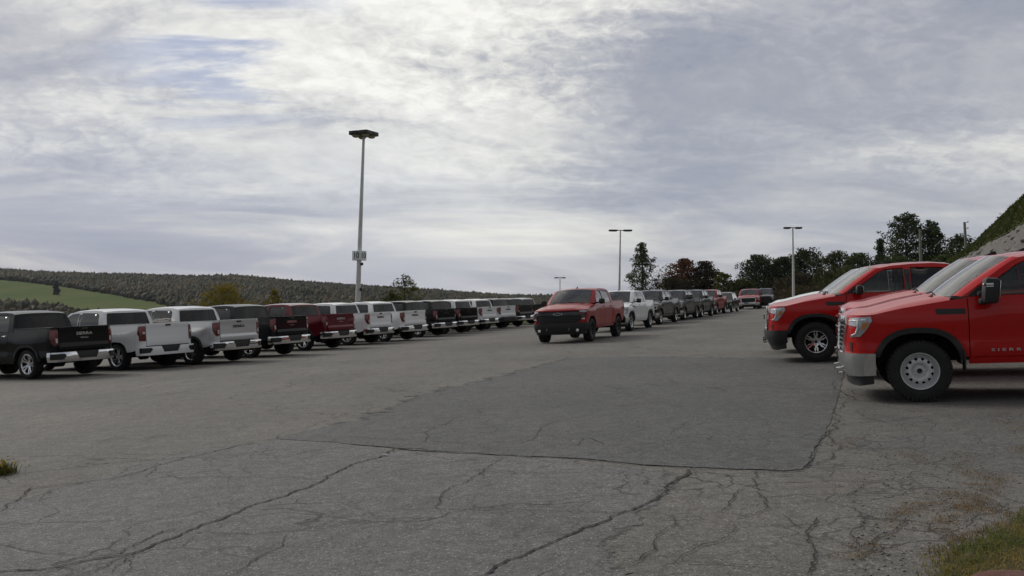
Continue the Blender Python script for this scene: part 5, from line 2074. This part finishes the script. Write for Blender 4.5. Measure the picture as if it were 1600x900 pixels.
def ground_cover():
    rs = np.random.RandomState(21)
    gm = leaf_mat('grass_blades', [(.065, .095, .018), (.125, .145, .028), (.24, .19, .055), (.38, .28, .11)], 2.6, .3)
    verge = [(1452, 905), (1463, 884), (1498, 858), (1540, 842), (1600, 811), (1700, 772), (1900, 730), (2300, 800), (2200, 1100), (1800, 1500), (1450, 1100)]
    Pg = np.array([gp(*q)[:2] for q in verge])
    V, F = cdt([tuple(q) for q in resample(Pg, .15) + rs.randn(len(resample(Pg, .15)), 2) * .02], [], .25)
    P = np.column_stack([V, G(V[:, 0], V[:, 1]) + .016 + .03 * np.clip(segdist(V, Pg) * 2, 0, 1)])
    a = P[F]
    cr = np.cross(a[:, 1] - a[:, 0], a[:, 2] - a[:, 0])
    F[cr[:, 2] < 0] = F[cr[:, 2] < 0][:, ::-1]
    tag(link_mesh('verge', P, F, pbr('verge_soil', (.060, .055, .026), 1, var=.5, vscale=9, bump=.8, bscale=40), None, 180), kind='structure')
    lo, hi = Pg.min(0), Pg.max(0)
    k = 150000
    Q = lo + (hi - lo) * rs.rand(k, 2)
    dd_ = segdist(Q, Pg)
    Q = Q[(inpoly(Q, Pg) | (dd_ < .10 * rs.rand(k) ** 2)) & (rs.rand(k) < np.clip(.35 + dd_ * 3, 0, 1))]
    C = np.column_stack([Q, G(Q[:, 0], Q[:, 1]) + .014])
    v, f = blades(C, .048, .0050, rs, 2.2)
    tag(link_mesh('grass', v, f, gm, None, 0), kind='stuff')
    # dry weeds in the broken paving
    spots = []
    lines = [([(1405, 640), (1425, 625), (1440, 650)], 6), ([(1420, 712), (1440, 725), (1490, 700)], 9), ([(1500, 700), (1505, 730), (1520, 750)], 14),
             ([(1395, 800), (1440, 790), (1480, 770), (1530, 790), (1560, 800)], 40), ([(1465, 830), (1475, 815), (1500, 790), (1540, 745)], 26),
             ([(1362, 865), (1365, 848), (1385, 828), (1420, 800)], 14), ([(1470, 870), (1500, 845), (1560, 825), (1595, 805)], 50), ([(1555, 650), (1570, 665), (1600, 672)], 10),
             ([(1560, 745), (1540, 770), (1510, 800)], 22), ([(1315, 700), (1320, 690)], 5), ([(1280, 700), (1292, 680), (1300, 660)], 7), ([(1590, 705), (1600, 700)], 6), ([(1330, 870), (1345, 862)], 6)]
    for pts, cnt in lines:
        pts = np.array(pts, float)
        s = np.linspace(0, 1, len(pts))
        q = rs.rand(cnt)
        xx = np.interp(q, s, pts[:, 0]) + rs.randn(cnt) * 7
        yy = np.interp(q, s, pts[:, 1]) + rs.randn(cnt) * 4
        for a_, b_ in zip(xx, yy):
            spots.append(gp(a_, b_)[:2])
    spots = np.array(spots)
    C = np.repeat(spots, 34, 0) + rs.randn(len(spots) * 34, 2) * np.array([.07, .045])
    C = np.column_stack([C, G(C[:, 0], C[:, 1]) + .006])
    v, f = blades(C, .015, .0032, rs, 2.4)
    tag(link_mesh('dry_weeds', v, f, leaf_mat('dry_blades', [(.11, .080, .032), (.20, .125, .050), (.30, .21, .095)], 5.0, .2), None, 0), kind='stuff')
    # yellow weed at the left edge
    wp = gp(-14, 742)
    root = empty('weed', tuple(wp))
    tag(root, 'yellowing weed clump at the left edge of the paving', 'weed')
    k = 900
    d = rs.randn(k, 3) * np.array([.10, .10, .0])
    d[:, 2] = 0
    v, f = blades(d, .11, .008, rs, 1.0)
    link_mesh('leaves', v, f, leaf_mat('weed_leaf', [(.05, .06, .012), (.10, .09, .018)], 6, .3), root, 0)
    C = rs.randn(260, 3) * np.array([.10, .09, .02]) + np.array([0, 0, .13])
    v, f = quads(C, .03, rs)
    link_mesh('flowers', v, f, pbr('weed_flower', (.50, .34, .03), .8), root, 0)['kind'] = 'stuff'
    # loose stones
    v0, f0 = ico()
    k = 1500
    xx = 1330 + 330 * rs.rand(k)
    yy = 640 + 260 * rs.rand(k) ** 1.0
    pts = np.array([gp(a_, b_) for a_, b_ in zip(xx, yy)])
    r_ = .002 + .007 * rs.rand(k) ** 4
    V = v0[None] * (1 + .2 * rs.randn(k, len(v0)))[:, :, None] * (r_[:, None, None] * np.array([1.2, 1, .6])) + (pts + np.array([0, 0, .004]))[:, None]
    F = (f0[None] + (np.arange(k) * len(v0))[:, None, None]).reshape(-1, 3)
    tag(link_mesh('loose_gravel', V.reshape(-1, 3), F, pbr('stone_chips', (.22, .215, .20), .9, var=.5, vscale=3), None, 0), kind='stuff')
    # reddish rock on the verge
    bm = bmesh.new()
    bmesh.ops.create_icosphere(bm, subdivisions=4, radius=1)
    from mathutils import noise as mn
    for vv in bm.verts:
        q = vv.co.copy()
        k = 1 + .28 * mn.noise(q * 1.3 + Vector((3, 1, 2))) + .07 * mn.noise(q * 5) + .05 * mn.noise(q * 12)
        vv.co = Vector((q.x * .26 * k, q.y * .20 * k, q.z * .13 * k))
    me = bpy.data.meshes.new('rock')
    bm.to_mesh(me)
    bm.free()
    me.shade_smooth()
    me.materials.append(pbr('red_rock', (.15, .066, .050), .95, var=.45, vscale=6, bump=.5, bscale=30))
    o = bpy.data.objects.new('rock', me)
    COL.objects.link(o)
    w = gp(1600, 950)
    o.location = (w[0], w[1], w[2] + .05)
    o.rotation_euler = (0, R(4), R(20))
    tag(o, 'reddish boulder half sunk in the grass at the bottom right corner', 'rock')
    w = gp(603, 713)
    o = MB().box((0, 0, .012), (.05, .03, .012), .004).build('stone', pbr('white_stone', (.6, .58, .55), .8), None, 40)
    o.location = tuple(w + np.array([0, 0, .008]))
    tag(o, 'small white stone lying on the long crack', 'stone')


vehicles()
build_hatch()
wooded_hills()
vegetation()
embankment()
posts()
ground_cover()


def haze():
    m = bpy.data.materials.new('haze')
    m.use_nodes = True
    N = NT(m.node_tree)
    N.n.clear()
    out = N.new('ShaderNodeOutputMaterial')
    v = N.new('ShaderNodeVolumePrincipled')
    v.inputs['Color'].default_value = (.80, .87, 1.0, 1)
    v.inputs['Density'].default_value = HAZE_D
    N.l.new(v.outputs[0], out.inputs['Volume'])
    o = MB().box((0, 1895, 30), (7600, 3990, 260)).build('haze', m, None, 0)
    tag(o, kind='stuff')


HAZE_D = .00006
haze()
